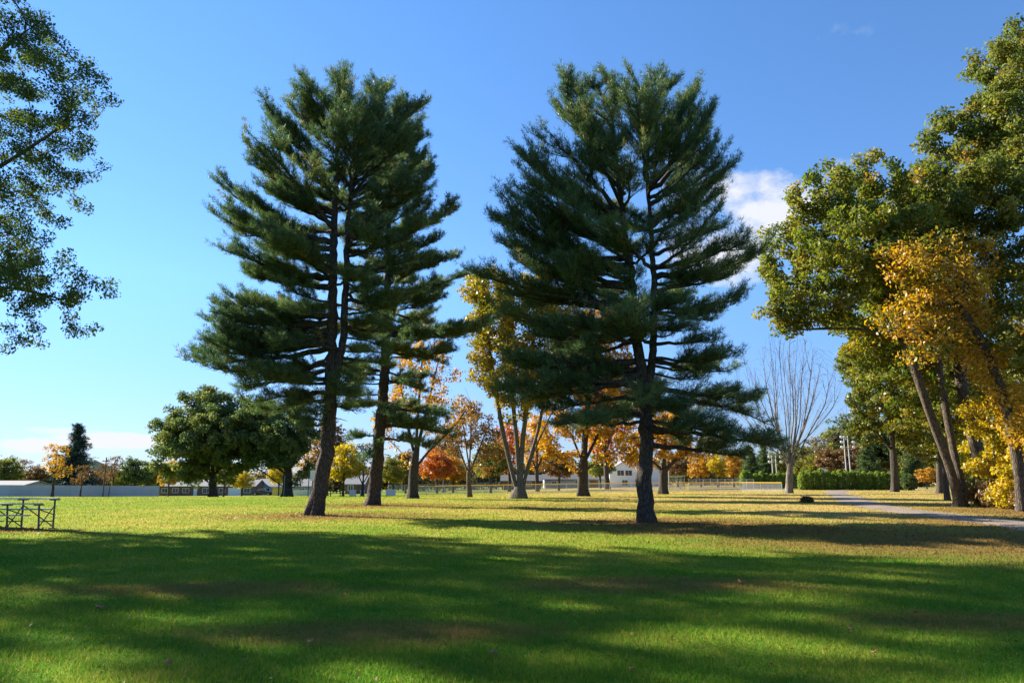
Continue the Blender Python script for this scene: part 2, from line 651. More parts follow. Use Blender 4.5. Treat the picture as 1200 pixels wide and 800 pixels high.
def asphalt(name, c0, c1):
    m, nt, out = new_mat(name)
    L = nt.links.new
    geo = nt.nodes.new('ShaderNodeNewGeometry')
    a = nt.nodes.new('ShaderNodeTexNoise')
    a.inputs['Scale'].default_value = 0.9
    a.inputs['Detail'].default_value = 8
    L(geo.outputs['Position'], a.inputs['Vector'])
    b2 = nt.nodes.new('ShaderNodeTexNoise')
    b2.inputs['Scale'].default_value = 45
    b2.inputs['Detail'].default_value = 3
    L(geo.outputs['Position'], b2.inputs['Vector'])
    ad = nt.nodes.new('ShaderNodeMath')
    ad.operation = 'MULTIPLY_ADD'
    ad.inputs[1].default_value = 0.35
    L(b2.outputs[0], ad.inputs[0])
    L(a.outputs[0], ad.inputs[2])
    c = ramp(nt, ad.outputs[0], [(0.45, c0), (0.85, c1)])
    b = nt.nodes.new('ShaderNodeBsdfPrincipled')
    b.inputs['Roughness'].default_value = 0.9
    L(c, b.inputs['Base Color'])
    bp = nt.nodes.new('ShaderNodeBump')
    bp.inputs['Strength'].default_value = 0.3
    bp.inputs['Distance'].default_value = 0.02
    L(b2.outputs[0], bp.inputs['Height'])
    L(bp.outputs[0], b.inputs['Normal'])
    L(b.outputs[0], out.inputs[0])
    return m


D_A, D_B, D_C = dist(604), dist(592), dist(612)
pA, pB, pC = G(370, D_A), G(437, D_B), G(755, D_C)
for p, rx, ry, s in ((pA, 7, 5, 0.62), (pB, 7, 6, 0.6), (pC, 6.5, 5.0, 0.8)):
    LITTER.append((p[0] + 1, p[1] - 0.5, rx, ry, s))
for p in (pA, pB, pC):
    LITTER.append((p[0], p[1] - 0.2, 2.6, 2.4, 1.0))
LITTER.append((13, 19.5, 10, 5.5, 0.8))
LITTER.append((20, 27, 8, 9, 0.75))
LITTER.append((8, 24.5, 7, 4, 0.8))
LITTER.append((12, 15, 5, 2.2, 0.45))
LITTER.append((3, 46, 12, 8, 0.35))
LITTER.append((27, 38, 7, 10, 0.75))
LITTER.append((-18, 24, 5, 2.6, 0.7))
LITTER.append((-1.5, 8.3, 2.6, 0.9, 0.6))
LITTER.append((2.3, 12.0, 3.0, 1.3, 0.62))
LITTER.append((-4.5, 11.5, 3.2, 1.2, 0.5))
LITTER.append((5.5, 9.0, 2.2, 0.9, 0.5))
turf_materials()
build_ground()
pl = path_line(90)
strip('path', pl, PATH_HALF, 0.012, asphalt('worn asphalt', (0.15, 0.11, 0.075), (0.26, 0.2, 0.14)), 0.14)
fr = np.array([gx(1040, 128), 128.0]), np.array([gx(1300, 100), 100.0])
strip('road', np.array([fr[0] * (1 - t) + fr[1] * t for t in np.linspace(0, 1, 20)]), 4.0, 0.008, asphalt('pale road', (0.36, 0.3, 0.25), (0.45, 0.38, 0.32)), 0.1)
# bare dirt of the ball field beyond the outfield fence
dl = np.array([(gx(px, Y), Y) for px, Y in ((560, 118), (600, 121), (660, 123), (720, 124), (790, 124))])
strip('dirt_infield', np.array([dl[min(int(t), 3)] * (1 - (t - min(int(t), 3))) + dl[min(int(t), 3) + 1] * (t - min(int(t), 3)) for t in np.linspace(0, 4, 30)]),
      7.0, 0.004, plain('infield dirt', (0.36, 0.25, 0.16), 0.95, var=0.2, scale=0.6), 0.5)


def build_hill():
    rs = np.random.RandomState(5)
    n, k = 160, 14
    az = np.linspace(-1.2, 1.0, n)
    Y = 1500.0
    v = []
    h = 14 + 5 * np.sin(az * 9 + 1.0) + 3 * np.sin(az * 23) + 26 * np.exp(-((az + 0.515) / 0.03) ** 2) + 0.8 * rs.randn(n)
    for j in range(k):
        t = j / (k - 1)
        r = Y * (0.85 + 0.5 * t)
        z = h * math.sin(math.pi * min(t * 1.0, 1)) ** 0.8 - 6
        z = z + rs.randn(n) * 0.7
        v.append(np.column_stack([np.sin(az) * r, np.cos(az) * r, z]))
    v = np.array(v).reshape(-1, 3)
    i = np.arange(k - 1)[:, None] * n + np.arange(n - 1)[None, :]
    f = np.stack([i, i + 1, i + n + 1, i + n], -1).reshape(-1, 4)
    o = mesh_obj('hill', np_mesh('hill', v, [f], True), plain('wooded hill', (0.05, 0.075, 0.06), 1.0, var=0.35, scale=0.05, spec=0.0))
    tag(o, kind='structure')


build_hill()


def build_grass():
    rs = np.random.RandomState(11)
    n = 900000
    d = np.exp(rs.uniform(math.log(3.8), math.log(125), n))
    th = rs.uniform(-0.86, 0.86, n)
    x, y = d * np.tan(th), d
    dd = np.hypot(x, y)
    # keep the path clear
    q = path_line(240)
    near = np.full(n, 9.0)
    right = np.where(x > 8)[0]
    for s in range(0, len(right), 60000):
        ii = right[s:s + 60000]
        near[ii] = np.sqrt(((x[ii, None] - q[None, :, 0]) ** 2 + (y[ii, None] - q[None, :, 1]) ** 2).min(1))
    keep = near > PATH_HALF + rs.uniform(-0.12, 0.05, n)
    x, y, dd = x[keep], y[keep], dd[keep]
    n = len(x)
    z = terrain(x, y)
    clump = 0.75 + 0.35 * np.sin(x * 2.1 + np.sin(y * 1.7) * 2) * np.sin(y * 2.6 + np.sin(x * 1.3) * 2) + 0.4 * np.sin(x * 7.3 + 2.2 * np.sin(y * 5.1)) * np.sin(y * 8.9 + 2.2 * np.sin(x * 4.7))
    h = rs.uniform(0.022, 0.062, n) * (0.55 + 0.6 * clump)
    w = 0.0034 * np.maximum(1, dd / 7.5) * rs.uniform(0.7, 1.3, n)
    a = rs.uniform(0, 2 * math.pi, n)
    la = rs.uniform(0, 2 * math.pi, n)
    f = np.arange(3 * n).reshape(-1, 3)
    tn = rs.normal(0.47, 0.2, n) + 0.16 * (clump - 0.75)
    dead = rs.rand(n) < 0.05
    tn[dead] = rs.uniform(1.1, 1.7, dead.sum())
    h[dead] *= 0.6
    tall = rs.rand(n) < 0.02
    t = np.repeat(np.clip(tn, 0, 1.7), 3)
    h[tall] *= 1.5
    lean = rs.uniform(0.15, 1.1, n) * h
    sx, sy = np.cos(a) * w, np.sin(a) * w
    b0 = np.stack([x - sx, y - sy, z], 1)
    b1 = np.stack([x + sx, y + sy, z], 1)
    tip = np.stack([x + np.cos(la) * lean, y + np.sin(la) * lean, z + h], 1)
    v = np.stack([b0, b1, tip], 1).reshape(-1, 3)
    o = mesh_obj('grass', np_mesh('grass', v, [f], False, t), M['blade'])
    tag(o, 'short mown grass of the park lawn', 'grass', kind='stuff')


build_grass()


# ------------------------------------------------------------------ trees
def resample(pts, step):
    pts = np.asarray(pts, float)
    seg = np.linalg.norm(np.diff(pts, axis=0), axis=1)
    s = np.concatenate([[0], np.cumsum(seg)])
    n = max(2, int(s[-1] / step) + 1)
    # smooth interpolation
    q = np.linspace(0, s[-1], n)
    out = np.column_stack([np.interp(q, s, pts[:, i]) for i in range(3)])
    for _ in range(2):
        out[1:-1] = 0.25 * out[:-2] + 0.5 * out[1:-1] + 0.25 * out[2:]
    return out


def skeleton(paths, lobes, n_attr, step, kill, rs, up=0.12, inertia=0.35, wig=0.18, maxit=140):
    """space colonisation: limbs grow from the trunk paths into the crown volume"""
    pos, par, dirs = [], [], []
    for p in paths:
        q = resample(p, step)
        if not pos:
            start = -1
            k0 = 0
        else:
            d = np.linalg.norm(np.array(pos) - q[0], axis=1)
            start = int(d.argmin())
            k0 = 1 if d.min() < step * 1.5 else 0
        prev = start
        for i in range(k0, len(q)):
            pos.append(q[i])
            par.append(prev)
            t = q[min(i + 1, len(q) - 1)] - q[max(i - 1, 0)]
            dirs.append(t / (np.linalg.norm(t) + 1e-9))
            prev = len(pos) - 1
    vol = np.array([(l[3] * l[4] * l[5]) ** 0.8 for l in lobes])
    pick = rs.choice(len(lobes), n_attr, p=vol / vol.sum())
    lob = np.array([l[:6] for l in lobes])[pick]
    u = rs.randn(n_attr, 3)
    u /= np.linalg.norm(u, axis=1)[:, None]
    A = lob[:, :3] + u * lob[:, 3:6] * (rs.uniform(0.02, 1, n_attr) ** (1 / 2.4))[:, None]
    A = A[A[:, 2] > 0.6]
    P_ = np.array(pos)
    D2 = ((A[:, None, :] - P_[None]) ** 2).sum(2)
    near, nd = D2.argmin(1), D2.min(1)
    alive = nd > kill * kill
    for it in range(maxit):
        idx = np.where(alive)[0]
        if not len(idx):
            break
        g = near[idx]
        vec = A[idx] - np.array(pos)[g]
        vec /= np.sqrt(nd[idx])[:, None]
        acc = np.zeros((len(pos), 3))
        np.add.at(acc, g, vec)
        act = np.unique(g)
        new_i = len(pos)
        new = []
        for k in act:
            a = acc[k]
            a = a / (np.linalg.norm(a) + 1e-9) + np.array((0, 0, up)) + inertia * dirs[k] + rs.randn(3) * wig
            a /= np.linalg.norm(a)
            pos.append(pos[k] + a * step)
            par.append(int(k))
            dirs.append(a)
            new.append(pos[-1])
        new = np.array(new)
        d2 = ((A[idx][:, None, :] - new[None]) ** 2).sum(2)
        j, dm = d2.argmin(1), d2.min(1)
        better = dm < nd[idx]
        nd[idx[better]] = dm[better]
        near[idx[better]] = new_i + j[better]
        alive[idx] = nd[idx] > kill * kill
    return np.array(pos), np.array(par)


def radii(par, n, tip, expo):
    r = np.zeros(n)
    acc = np.zeros(n)
    kids = np.zeros(n, int)
    for i in range(n - 1, -1, -1):
        r[i] = acc[i] ** (1 / expo) if acc[i] > 0 else tip
        if par[i] >= 0:
            acc[par[i]] += r[i] ** expo
            kids[par[i]] += 1
    return r, kids


def sweep(chains, rs, flare_z=None, rough=0.05):
    """chains: list of (points, radii); one tube each"""
    V, Fq = [], []
    base = 0
    for pts, rad in chains:
        k = len(pts)
        if k < 2:
            continue
        r0 = max(rad[0], rad[-1])
        n = 18 if r0 > 0.28 else 10 if r0 > 0.12 else 6 if r0 > 0.05 else 4 if r0 > 0.02 else 3
        t = np.gradient(pts, axis=0)
        t /= np.linalg.norm(t, axis=1)[:, None] + 1e-9
        m = np.abs(t.mean(0))
        ref = np.eye(3)[m.argmin()]
        u = np.cross(t, ref)
        u /= np.linalg.norm(u, axis=1)[:, None] + 1e-9
        w = np.cross(t, u)
        an = np.arange(n) * 2 * math.pi / n
        rr = np.repeat(np.asarray(rad)[:, None], n, 1)
        if n >= 10:
            ph = rs.uniform(0, 6.28, 3)
            zz = np.arange(k)[:, None] * 0.23
            lump = 0.06 * np.sin(3 * an[None] + ph[0] + zz) + 0.05 * np.sin(5 * an[None] + ph[1] - zz * 1.4) + rough * rs.randn(k, n) * 0.5
            if flare_z is not None and pts[0][2] < flare_z + 0.8:
                hgt = np.maximum(pts[:, 2] - flare_z, 0)
                e = np.exp(-hgt / 0.42)[:, None]
                lump = lump + e * (0.36 + 0.3 * np.sin(5 * an[None] + ph[2]) + 0.08 * np.sin(9 * an[None] + ph[0]))
            rr = rr * (1 + lump)
        v = pts[:, None, :] + rr[:, :, None] * (np.cos(an)[None, :, None] * u[:, None, :] + np.sin(an)[None, :, None] * w[:, None, :])
        V.append(v.reshape(-1, 3))
        i = np.arange(k - 1)[:, None] * n + np.arange(n)[None, :]
        i2 = np.arange(k - 1)[:, None] * n + (np.arange(n)[None, :] + 1) % n
        Fq.append(np.stack([i, i2, i2 + n, i + n], -1).reshape(-1, 4) + base)
        base += k * n
    return np.concatenate(V), [np.concatenate(Fq)]


def chains_of(pos, par, r, kids, min_r=0.0):
    n = len(pos)
    ch = [[] for _ in range(n)]
    for i in range(n):
        if par[i] >= 0:
            ch[par[i]].append(i)
    out = []
    stack = [(i, -1) for i in range(n) if par[i] < 0]
    while stack:
        i, p = stack.pop()
        pts, rad = [], []
        if p >= 0:
            pts.append(pos[p])
            rad.append(min(r[i] * 1.15, r[p]))
        while True:
            pts.append(pos[i])
            rad.append(r[i])
            c = ch[i]
            if not c:
                break
            c = sorted(c, key=lambda q: -r[q])
            for q in c[1:]:
                stack.append((q, i))
            i = c[0]
        if max(rad) >= min_r:
            out.append((np.array(pts), np.array(rad)))
    return out


def rand_dirs(rs, n):
    u = rs.randn(n, 3)
    return u / np.linalg.norm(u, axis=1)[:, None]


def leaf_cloud(centres, per, spread, size, rs, flat=0.75, droop=0.25, tint_mu=0.5, clump_var=0.2, leaf_var=0.16, aspect=0.62):
    """leaf-sized folded faces in clumps round the twig ends"""
    nC = len(centres)
    k = np.maximum(0, rs.poisson(per, nC))
    idx = np.repeat(np.arange(nC), k)
    n = len(idx)
    off = rand_dirs(rs, n) * (rs.uniform(0, 1, n) ** 0.45)[:, None] * spread
    off[:, 2] *= flat
    c = centres[idx] + off
    nrm = rand_dirs(rs, n) * 0.85 + np.array((0, 0, 0.55)) + off / (spread + 1e-6) * 0.35
    nrm /= np.linalg.norm(nrm, axis=1)[:, None]
    a = rand_dirs(rs, n)
    a = a - (a * nrm).sum(1)[:, None] * nrm
    a /= np.linalg.norm(a, axis=1)[:, None] + 1e-9
    a[:, 2] -= droop
    b = np.cross(nrm, a)
    b /= np.linalg.norm(b, axis=1)[:, None] + 1e-9
    s = size * np.clip(np.exp(rs.normal(-0.06, 0.3, n)), 0.4, 1.8)[:, None]
    fold = nrm * s * rs.uniform(0.0, 0.22, n)[:, None]
    v = np.stack([c - a * s * 0.5, c + b * s * 0.5 * aspect + fold, c + a * s * 0.5, c - b * s * 0.5 * aspect + fold], 1)
    tint = np.clip(tint_mu + (rs.randn(nC) * clump_var)[idx] + rs.randn(n) * leaf_var, 0.0, 1.0)
    f = np.arange(4 * n).reshape(-1, 4)
    return v.reshape(-1, 3), f, np.repeat(tint, 4)


def lobe(px, py, Y, rx, ry, deep=None):
    """crown mass seen at a pixel, at distance Y, radii in pixels; deep = depth radius in metres"""
    c = P(px, py, Y)
    k = Y / F
    dz = deep if deep is not None else 0.5 * (rx + ry) * k
    return (c[0], c[1], c[2], rx * k, dz, ry * k)


def broadleaf(name, label, cat, base, paths, lobes, leaf, bark, seed, n_attr=700, step=0.5, kill=0.9, trunk_r=0.4, expo=2.35,
              tip=0.012, lai=5.0, spread=0.55, size=0.2, leaf_r=0.05, group=None, tint_mu=0.5, clump_var=0.2, up=0.12,
              inertia=0.35, wig=0.18, min_r=0.0, leaf_frac=1.0, extra=None, droop=0.25):
    """paths and lobes in world space; the tree's Empty stands at its base"""
    rs = np.random.RandomState(seed)
    base = np.asarray(base, float)
    pos, par = skeleton(paths, lobes, n_attr, step, kill, rs, up, inertia, wig)
    r, kids = radii(par, len(pos), tip, expo)
    k = (trunk_r / r[0])
    # thin twigs keep their size, the trunk reaches trunk_r
    e = np.clip(np.log(r / tip) / np.log(r[0] / tip), 0, 1)
    r = r * k ** e
    root = thing(name, label, cat, base, 0, group)
    chs = chains_of(pos - base, par, r, kids, min_r)
    v, f = sweep(chs, rs, 0.0)
    v[:, 2] = np.maximum(v[:, 2], -0.25)
    mesh_obj('trunk', np_mesh('trunk', v, f, True), bark, root)
    ends = np.where((r < leaf_r) & (pos[:, 2] > base[2] + 1.2))[0]
    if leaf is not None and len(ends):
        if leaf_frac < 1:
            ends = ends[rs.rand(len(ends)) < leaf_frac]
        area = 0.55 * sum(math.pi * l[3] * l[5] for l in lobes)
        per = lai * area / (size * size * 0.28 * len(ends))
        v, f, t = leaf_cloud(pos[ends] - base + rs.randn(len(ends), 3) * step * 0.25, per, spread, size, rs, tint_mu=tint_mu, clump_var=clump_var, droop=droop)
        mesh_obj('crown', np_mesh('crown', v, [f], False, t), leaf, root)
    return root


# ---- pines ---------------------------------------------------------------
def bez(p0, p1, p2, n):
    t = np.linspace(0, 1, n)[:, None]
    return (1 - t) ** 2 * p0 + 2 * t * (1 - t) * p1 + t * t * p2


def needle_tufts(c, d, rs, per=13, length=0.17, width=0.024, tint=None):
    """c, d: tuft positions and twig directions"""
    n = len(c)
    idx = np.repeat(np.arange(n), per)
    m = len(idx)
    dirs = d[idx] * rs.uniform(0.25, 1.1, m)[:, None] + rand_dirs(rs, m) * 0.75 + np.array((0, 0, 0.12))
    dirs /= np.linalg.norm(dirs, axis=1)[:, None] + 1e-9
    side = np.cross(dirs, rand_dirs(rs, m))
    side /= np.linalg.norm(side, axis=1)[:, None] + 1e-9
    o = c[idx] + rs.randn(m, 3) * 0.05
    L = length * rs.uniform(0.65, 1.25, m)[:, None]
    w = width * rs.uniform(0.7, 1.2, m)[:, None]
    v = np.stack([o - side * w * 0.5, o + side * w * 0.5, o + dirs * L], 1).reshape(-1, 3)
    f = np.arange(3 * m).reshape(-1, 3)
    tt = np.clip(tint[idx] + rs.randn(m) * 0.1, 0, 1)
    return v, f, np.repeat(tt, 3)


def pine(label, base, D, stems, tips, n_rand, seed, crown_rows, r_base, dens=1.0, group='tall white pines on the lawn', per=14):
    """stems: pixel polylines (first starts at the base); tips: pixel points where limbs end"""
    rs = np.random.RandomState(seed)
    k = D / F
    base = np.asarray(base, float)
    stem_pts = []
    for i, s in enumerate(stems):
        pts = np.array([P(px, py, D + (0.0 if i == 0 else -0.25 * j / len(s))) for j, (px, py) in enumerate(s)])
        if i == 0:
            pts[0] = base + np.array((0, 0, -0.1))
        stem_pts.append(resample(pts, 0.3))
    top_z = max(s[-1][2] for s in stem_pts)
    bot_z = P(600, crown_rows[1], D)[2]
    chains, TC, TD, TT = [], [], [], []
    for i, s in enumerate(stem_pts):
        n = len(s)
        z = s[:, 2]
        h = np.clip((top_z - z) / (top_z - base[2]), 0, 1)
        rad = r_base * (0.06 + 0.94 * h ** 0.85) * (0.72 if i else 1.0)
        if i:
            rad = np.minimum(rad, rad[0])
        s = s + rs.randn(n, 3) * np.array((0.03, 0.03, 0.0))
        chains.append((s, np.maximum(rad, 0.02)))
    stem_all = np.concatenate([s for s in stem_pts])

    def limb(start, tip, fat=1.0, tint0=0.4, lvl=0):
        v = tip - start
        hor = np.array((v[0], v[1], 0))
        Lh = np.linalg.norm(hor) + 1e-6
        Ln = np.linalg.norm(v)
        if Ln < 0.3:
            return
        rise = v[2] / Lh
        # leaves the stem a little steeply or level, then turns up at the tip
        mid = start + v * 0.5 + np.array((0, 0, -0.10 * Lh if rise > -0.1 else 0.10 * Lh)) + rs.randn(3) * 0.05 * Ln
        n = max(4, int(Ln / 0.3) + 2)
        q = bez(start, mid, tip, n) + rs.randn(n, 3) * 0.035 * min(1, Ln / 3)
        r0 = min(0.035 + 0.016 * Ln, 0.14) * fat
        chains.append((q, np.linspace(r0, 0.012, n)))
        t = np.linspace(0, 1, n)
        tang = np.gradient(q, axis=0)
        tang /= np.linalg.norm(tang, axis=1)[:, None]
        # side twigs, longest a third of the way out, lying in a flat spray
        if lvl == 0 and Ln > 1.6:
            for s_ in rs.uniform(0.3, 0.85, int(1.5 + Ln * 0.75)):
                p = np.array([np.interp(s_, t, q[:, a]) for a in range(3)])
                d = np.array([np.interp(s_, t, tang[:, a]) for a in range(3)])
                side = np.cross(d, (0, 0, 1.0))
                side /= np.linalg.norm(side) + 1e-9
                an = rs.uniform(0.3, 0.85) * (1 if rs.rand() < 0.5 else -1)
                td = d * math.cos(an) + side * math.sin(an) + np.array((0, 0, rs.uniform(-0.05, 0.3)))
                limb(p, p + td * min(Ln * rs.uniform(0.28, 0.5) * (1.25 - s_ * 0.6), 2.6), 0.45, tint0 + 0.08 * rs.randn(), 1)
        m = int(Ln * 8.5 * dens)
        tt = rs.uniform(0.22 if Ln > 2 else 0.05, 1.0, m) ** 0.9
        for s_ in tt:
            p = np.array([np.interp(s_, t, q[:, a]) for a in range(3)])
            d = np.array([np.interp(s_, t, tang[:, a]) for a in range(3)])
            side = np.cross(d, (0, 0, 1.0))
            side /= np.linalg.norm(side) + 1e-9
            sg = 1 if rs.rand() < 0.5 else -1
            an = rs.uniform(0.35, 1.15)
            td = d * math.cos(an) + sg * side * math.sin(an) + np.array((0, 0, rs.uniform(-0.05, 0.75)))
            td /= np.linalg.norm(td)
            tl = (0.42 + 0.8 * (1 - s_) * min(1, Ln / 4)) * rs.uniform(0.6, 1.25)
            kk = max(2, int(tl / 0.13))
            w = np.linspace(0.25, 1, kk)[:, None]
            bend = np.array((0, 0, 0.12 * tl)) * w ** 2
            pts = p + td * tl * w + bend + rs.randn(kk, 3) * 0.035
            TC.append(pts)
            TD.append(np.repeat((td + np.array((0, 0, 0.25)))[None], kk, 0))
            TT.append(np.full(kk, 1.0 if rs.rand() < (0.09 if s_ < 0.45 else 0.015) else np.clip(tint0 + rs.randn() * 0.15, 0, 0.95)))
            if tl > 0.45 and rs.rand() < 0.6:
                chains.append((np.array([p, p + td * tl * 0.55, p + td * tl * 0.95 + bend[-1]]), np.array((0.016, 0.011, 0.005))))
        # leader shoots
        kk = max(3, int(Ln * 3 * dens))
        s_ = rs.uniform(0.45, 1.0, kk)
        pts = np.column_stack([np.interp(s_, t, q[:, a]) for a in range(3)]) + rs.randn(kk, 3) * 0.05
        dd = np.column_stack([np.interp(s_, t, tang[:, a]) for a in range(3)]) + np.array((0, 0, 0.5))
        TC.append(pts)
        TD.append(dd / np.linalg.norm(dd, axis=1)[:, None])
        TT.append(np.full(kk, tint0))

    def attach(tip, rise):
        """stem point from which a limb with this rise reaches the tip"""
        best, bd = None, 1e9
        cand = stem_all[(stem_all[:, 2] > bot_z - 1.2)]
        hor = np.linalg.norm(cand[:, :2] - tip[:2], axis=1)
        want = tip[2] - rise * hor
        e = np.abs(cand[:, 2] - want) + 0.25 * hor
        return cand[e.argmin()].copy(), hor.min()

    L_prof, R_prof = [], []
    for (px, py) in tips:
        dz = rs.uniform(-1.6, 1.6)
        tip = P(px, py, D + dz)
        u = np.clip((tip[2] - bot_z) / (top_z - bot_z), 0, 1)
        rise = -0.14 + 1.05 * u ** 1.4 + 1.3 * max(0, u - 0.7)
        st, hor = attach(tip, rise)
        limb(st, tip, 1.15, 0.38 + 0.1 * rs.randn())
        cx = np.interp(tip[2], stem_pts[0][:, 2], stem_pts[0][:, 0])
        (L_prof if tip[0] < cx else R_prof).append((tip[2], abs(tip[0] - cx)))
    for pr in (L_prof, R_prof):
        pr.sort()
    Lz, Lr = np.array(L_prof).T
    Rz, Rr = np.array(R_prof).T
    zs = np.linspace(bot_z, top_z - 0.4, 200)

    def prof(z, az):
        # smoothed reach of the crown at this height
        l = np.mean([np.interp(z + o, Lz, Lr) for o in (-0.8, 0, 0.8)])
        r_ = np.mean([np.interp(z + o, Rz, Rr) for o in (-0.8, 0, 0.8)])
        c = math.cos(az)
        mid = 0.5 * (l + r_)
        return mid + (r_ - mid) * max(c, 0) + (l - mid) * max(-c, 0)
    i = 0
    for j in range(n_rand):
        u = ((j + rs.rand()) / n_rand) ** 1.02
        # limbs come in whorls
        z = bot_z + (top_z - bot_z - 0.3) * u
        z = round(z / 0.9) * 0.9 + rs.uniform(-0.25, 0.25)
        az = rs.uniform(0, 2 * math.pi)
        reach = prof(z, az) * rs.uniform(0.5, 0.98)
        cx = np.interp(z, stem_pts[0][:, 2], stem_pts[0][:, 0])
        cy = np.interp(z, stem_pts[0][:, 2], stem_pts[0][:, 1])
        tip = np.array((cx + math.cos(az) * reach, cy + math.sin(az) * reach, z))
        rise = -0.14 + 1.05 * np.clip((z - bot_z) / (top_z - bot_z), 0, 1) ** 1.4 + 1.3 * max(0, (z - bot_z) / (top_z - bot_z) - 0.7) + rs.uniform(-0.15, 0.15)
        st, hor = attach(tip, rise)
        limb(st, tip, 0.9, 0.4 + 0.12 * rs.randn())
    # tops of the stems
    for s in stem_pts:
        for q in range(26):
            p = s[-1 - rs.randint(0, 9)]
            d = rand_dirs(rs, 1)[0] * np.array((0.8, 0.8, 0.2)) + np.array((0, 0, 0.7))
            limb(p, p + d * rs.uniform(0.5, 1.2), 0.6, 0.45)
    # dead stubs below the crown
    for q in range(20):
        z = rs.uniform(base[2] + 2.8, bot_z + 2.5)
        j = np.abs(stem_pts[0][:, 2] - z).argmin()
        p = stem_pts[0][j]
        d = rand_dirs(rs, 1)[0] * np.array((1, 1, 0.15))
        chains.append((np.array([p, p + d * 0.5, p + d * 0.9 + np.array((0, 0, -0.08))]), np.array((0.03, 0.02, 0.01))))
    root = thing('pine_tree', label, 'tree', base, 0, group)
    chains = [(np.asarray(p) - base, r) for p, r in chains]
    v, f = sweep(chains, rs, 0.0)
    v[:, 2] = np.maximum(v[:, 2], -0.2)
    mesh_obj('trunk', np_mesh('trunk', v, f, True), M['bark_pine'], root)
    v, f, t = needle_tufts(np.concatenate(TC) - base, np.concatenate(TD), rs, per=per, tint=np.concatenate(TT),
                           length=0.19 * (D / 28) ** 0.4, width=0.0195 * (D / 28) ** 0.7)
    mesh_obj('crown', np_mesh('crown', v, [f], False, t), M['needle'], root)
    return root


pine('tall white pine with a bent trunk, nearest of the two left pines', pA, D_A,
     [[(370, 604), (374, 575), (380, 545), (386, 500), (388, 455), (389, 380), (392, 250), (398, 140), (401, 96)],
      [(387, 470), (402, 400), (405, 340), (408, 250), (424, 160), (438, 112)]],
     [(362, 95), (348, 102), (312, 135), (318, 165), (292, 190), (300, 215), (247, 208), (254, 238), (264, 262), (250, 287), (288, 318),
      (247, 354), (270, 372), (215, 410), (238, 428), (285, 458), (318, 484), (352, 500), (300, 400), (310, 440), (330, 380), (240, 402), (262, 392), (276, 436), (300, 470), (338, 476), (252, 366), (228, 418), (340, 440), (290, 350),
      (440, 94), (492, 122), (486, 155), (498, 185), (505, 220), (500, 262), (492, 300), (488, 340), (470, 385), (455, 425), (430, 465)],
     104, 21, (70, 492), 0.36)
pine('tall white pine with a straight reddish trunk, behind the bent pine', pB, D_B,
     [[(437, 592), (440, 560), (446, 500), (451, 430), (453, 350), (455, 260), (461, 190), (467, 130)]],
     [(494, 150), (505, 200), (530, 245), (515, 275), (527, 300), (546, 320), (520, 350), (577, 378), (560, 388), (535, 410), (505, 440),
      (525, 490), (532, 512), (500, 525), (480, 500), (430, 165), (405, 250), (392, 320), (402, 390), (398, 440), (405, 480), (408, 515), (425, 540)],
     84, 22, (120, 500), 0.42)
pine('tall white pine standing alone at right with a dark forked trunk', pC, D_C,
     [[(755, 612), (756, 570), (757, 500), (753, 440), (743, 380), (740, 320), (729, 250), (722, 180), (714, 118)],
      [(757, 490), (765, 420), (767, 330), (761, 250), (758, 180), (757, 112)]],
     [(690, 90), (672, 102), (705, 84), (735, 80), (772, 84), (805, 106), (668, 126), (820, 120), (655, 102), (656, 130), (637, 150), (610, 182), (628, 196), (600, 215), (606, 238), (580, 250), (583, 282), (602, 302),
      (558, 322), (602, 345), (590, 367), (618, 390), (592, 420), (578, 455), (602, 470), (630, 484), (655, 497),
      (790, 96), (838, 126), (828, 150), (842, 162), (868, 187), (850, 202), (838, 226), (820, 238), (850, 264), (882, 280), (884, 300),
      (860, 322), (872, 345), (840, 364), (838, 396), (862, 432), (893, 465), (905, 498), (912, 524), (880, 538), (848, 510), (810, 520)],
     94, 23, (70, 505), 0.3)


# ---- broadleaf trees of the park -------------------------------------------
def pts(D, *pp, dy=0.0):
    out = [P(px, py, D + dy * i) for i, (px, py) in enumerate(pp)]
    return out


def at_base(px, D, path):
    b = G(px, D)
    path[0] = b + np.array((0, 0, -0.05))
    return b


# big trees on the right
D1 = dist(594)
a = pts(D1, (1124, 594), (1112, 545), (1097, 505), (1085, 470), (1068, 420), (1045, 350), (1015, 290), dy=-0.1)
b_ = at_base(1124, D1, a)
b2 = pts(D1 + 0.5, (1130, 592), (1120, 540), (1108, 480), (1099, 420), (1090, 350), (1082, 290), dy=0.2)
b2[0] = b_ + np.array((0.5, 0.1, 0.2))
lim = pts(D1, (1060, 400), (1010, 385), (960, 385), (915, 388), dy=-0.6)
broadleaf('oak_tree', 'big green oak leaning left on two trunks beside the path', 'tree', b_, [a, b2, lim],
          [lobe(930, 300, D1, 46, 55), lobe(975, 240, D1 - 1, 55, 48), lobe(1020, 215, D1, 48, 38), lobe(955, 350, D1 - 2, 60, 35),
           lobe(1020, 300, D1, 60, 60), lobe(905, 365, D1 - 2, 26, 20), lobe(1050, 350, D1 + 2, 50, 50), lobe(1075, 250, D1 + 3, 50, 60),
           lobe(1035, 410, D1 + 3, 50, 40), lobe(1000, 380, D1 + 3, 40, 25), lobe(990, 290, D1 - 3, 60, 60), lobe(1060, 290, D1 - 2, 50, 60), lobe(1090, 400, D1 + 3, 50, 40), lobe(1010, 430, D1 + 6, 30, 30), lobe(1060, 460, D1 + 6, 36, 34)],
          M['leaf_green'], M['bark_oak'], 31, n_attr=1600, step=0.45, kill=0.8, trunk_r=0.36, lai=7.5, spread=0.62, size=0.21, tint_mu=0.52)

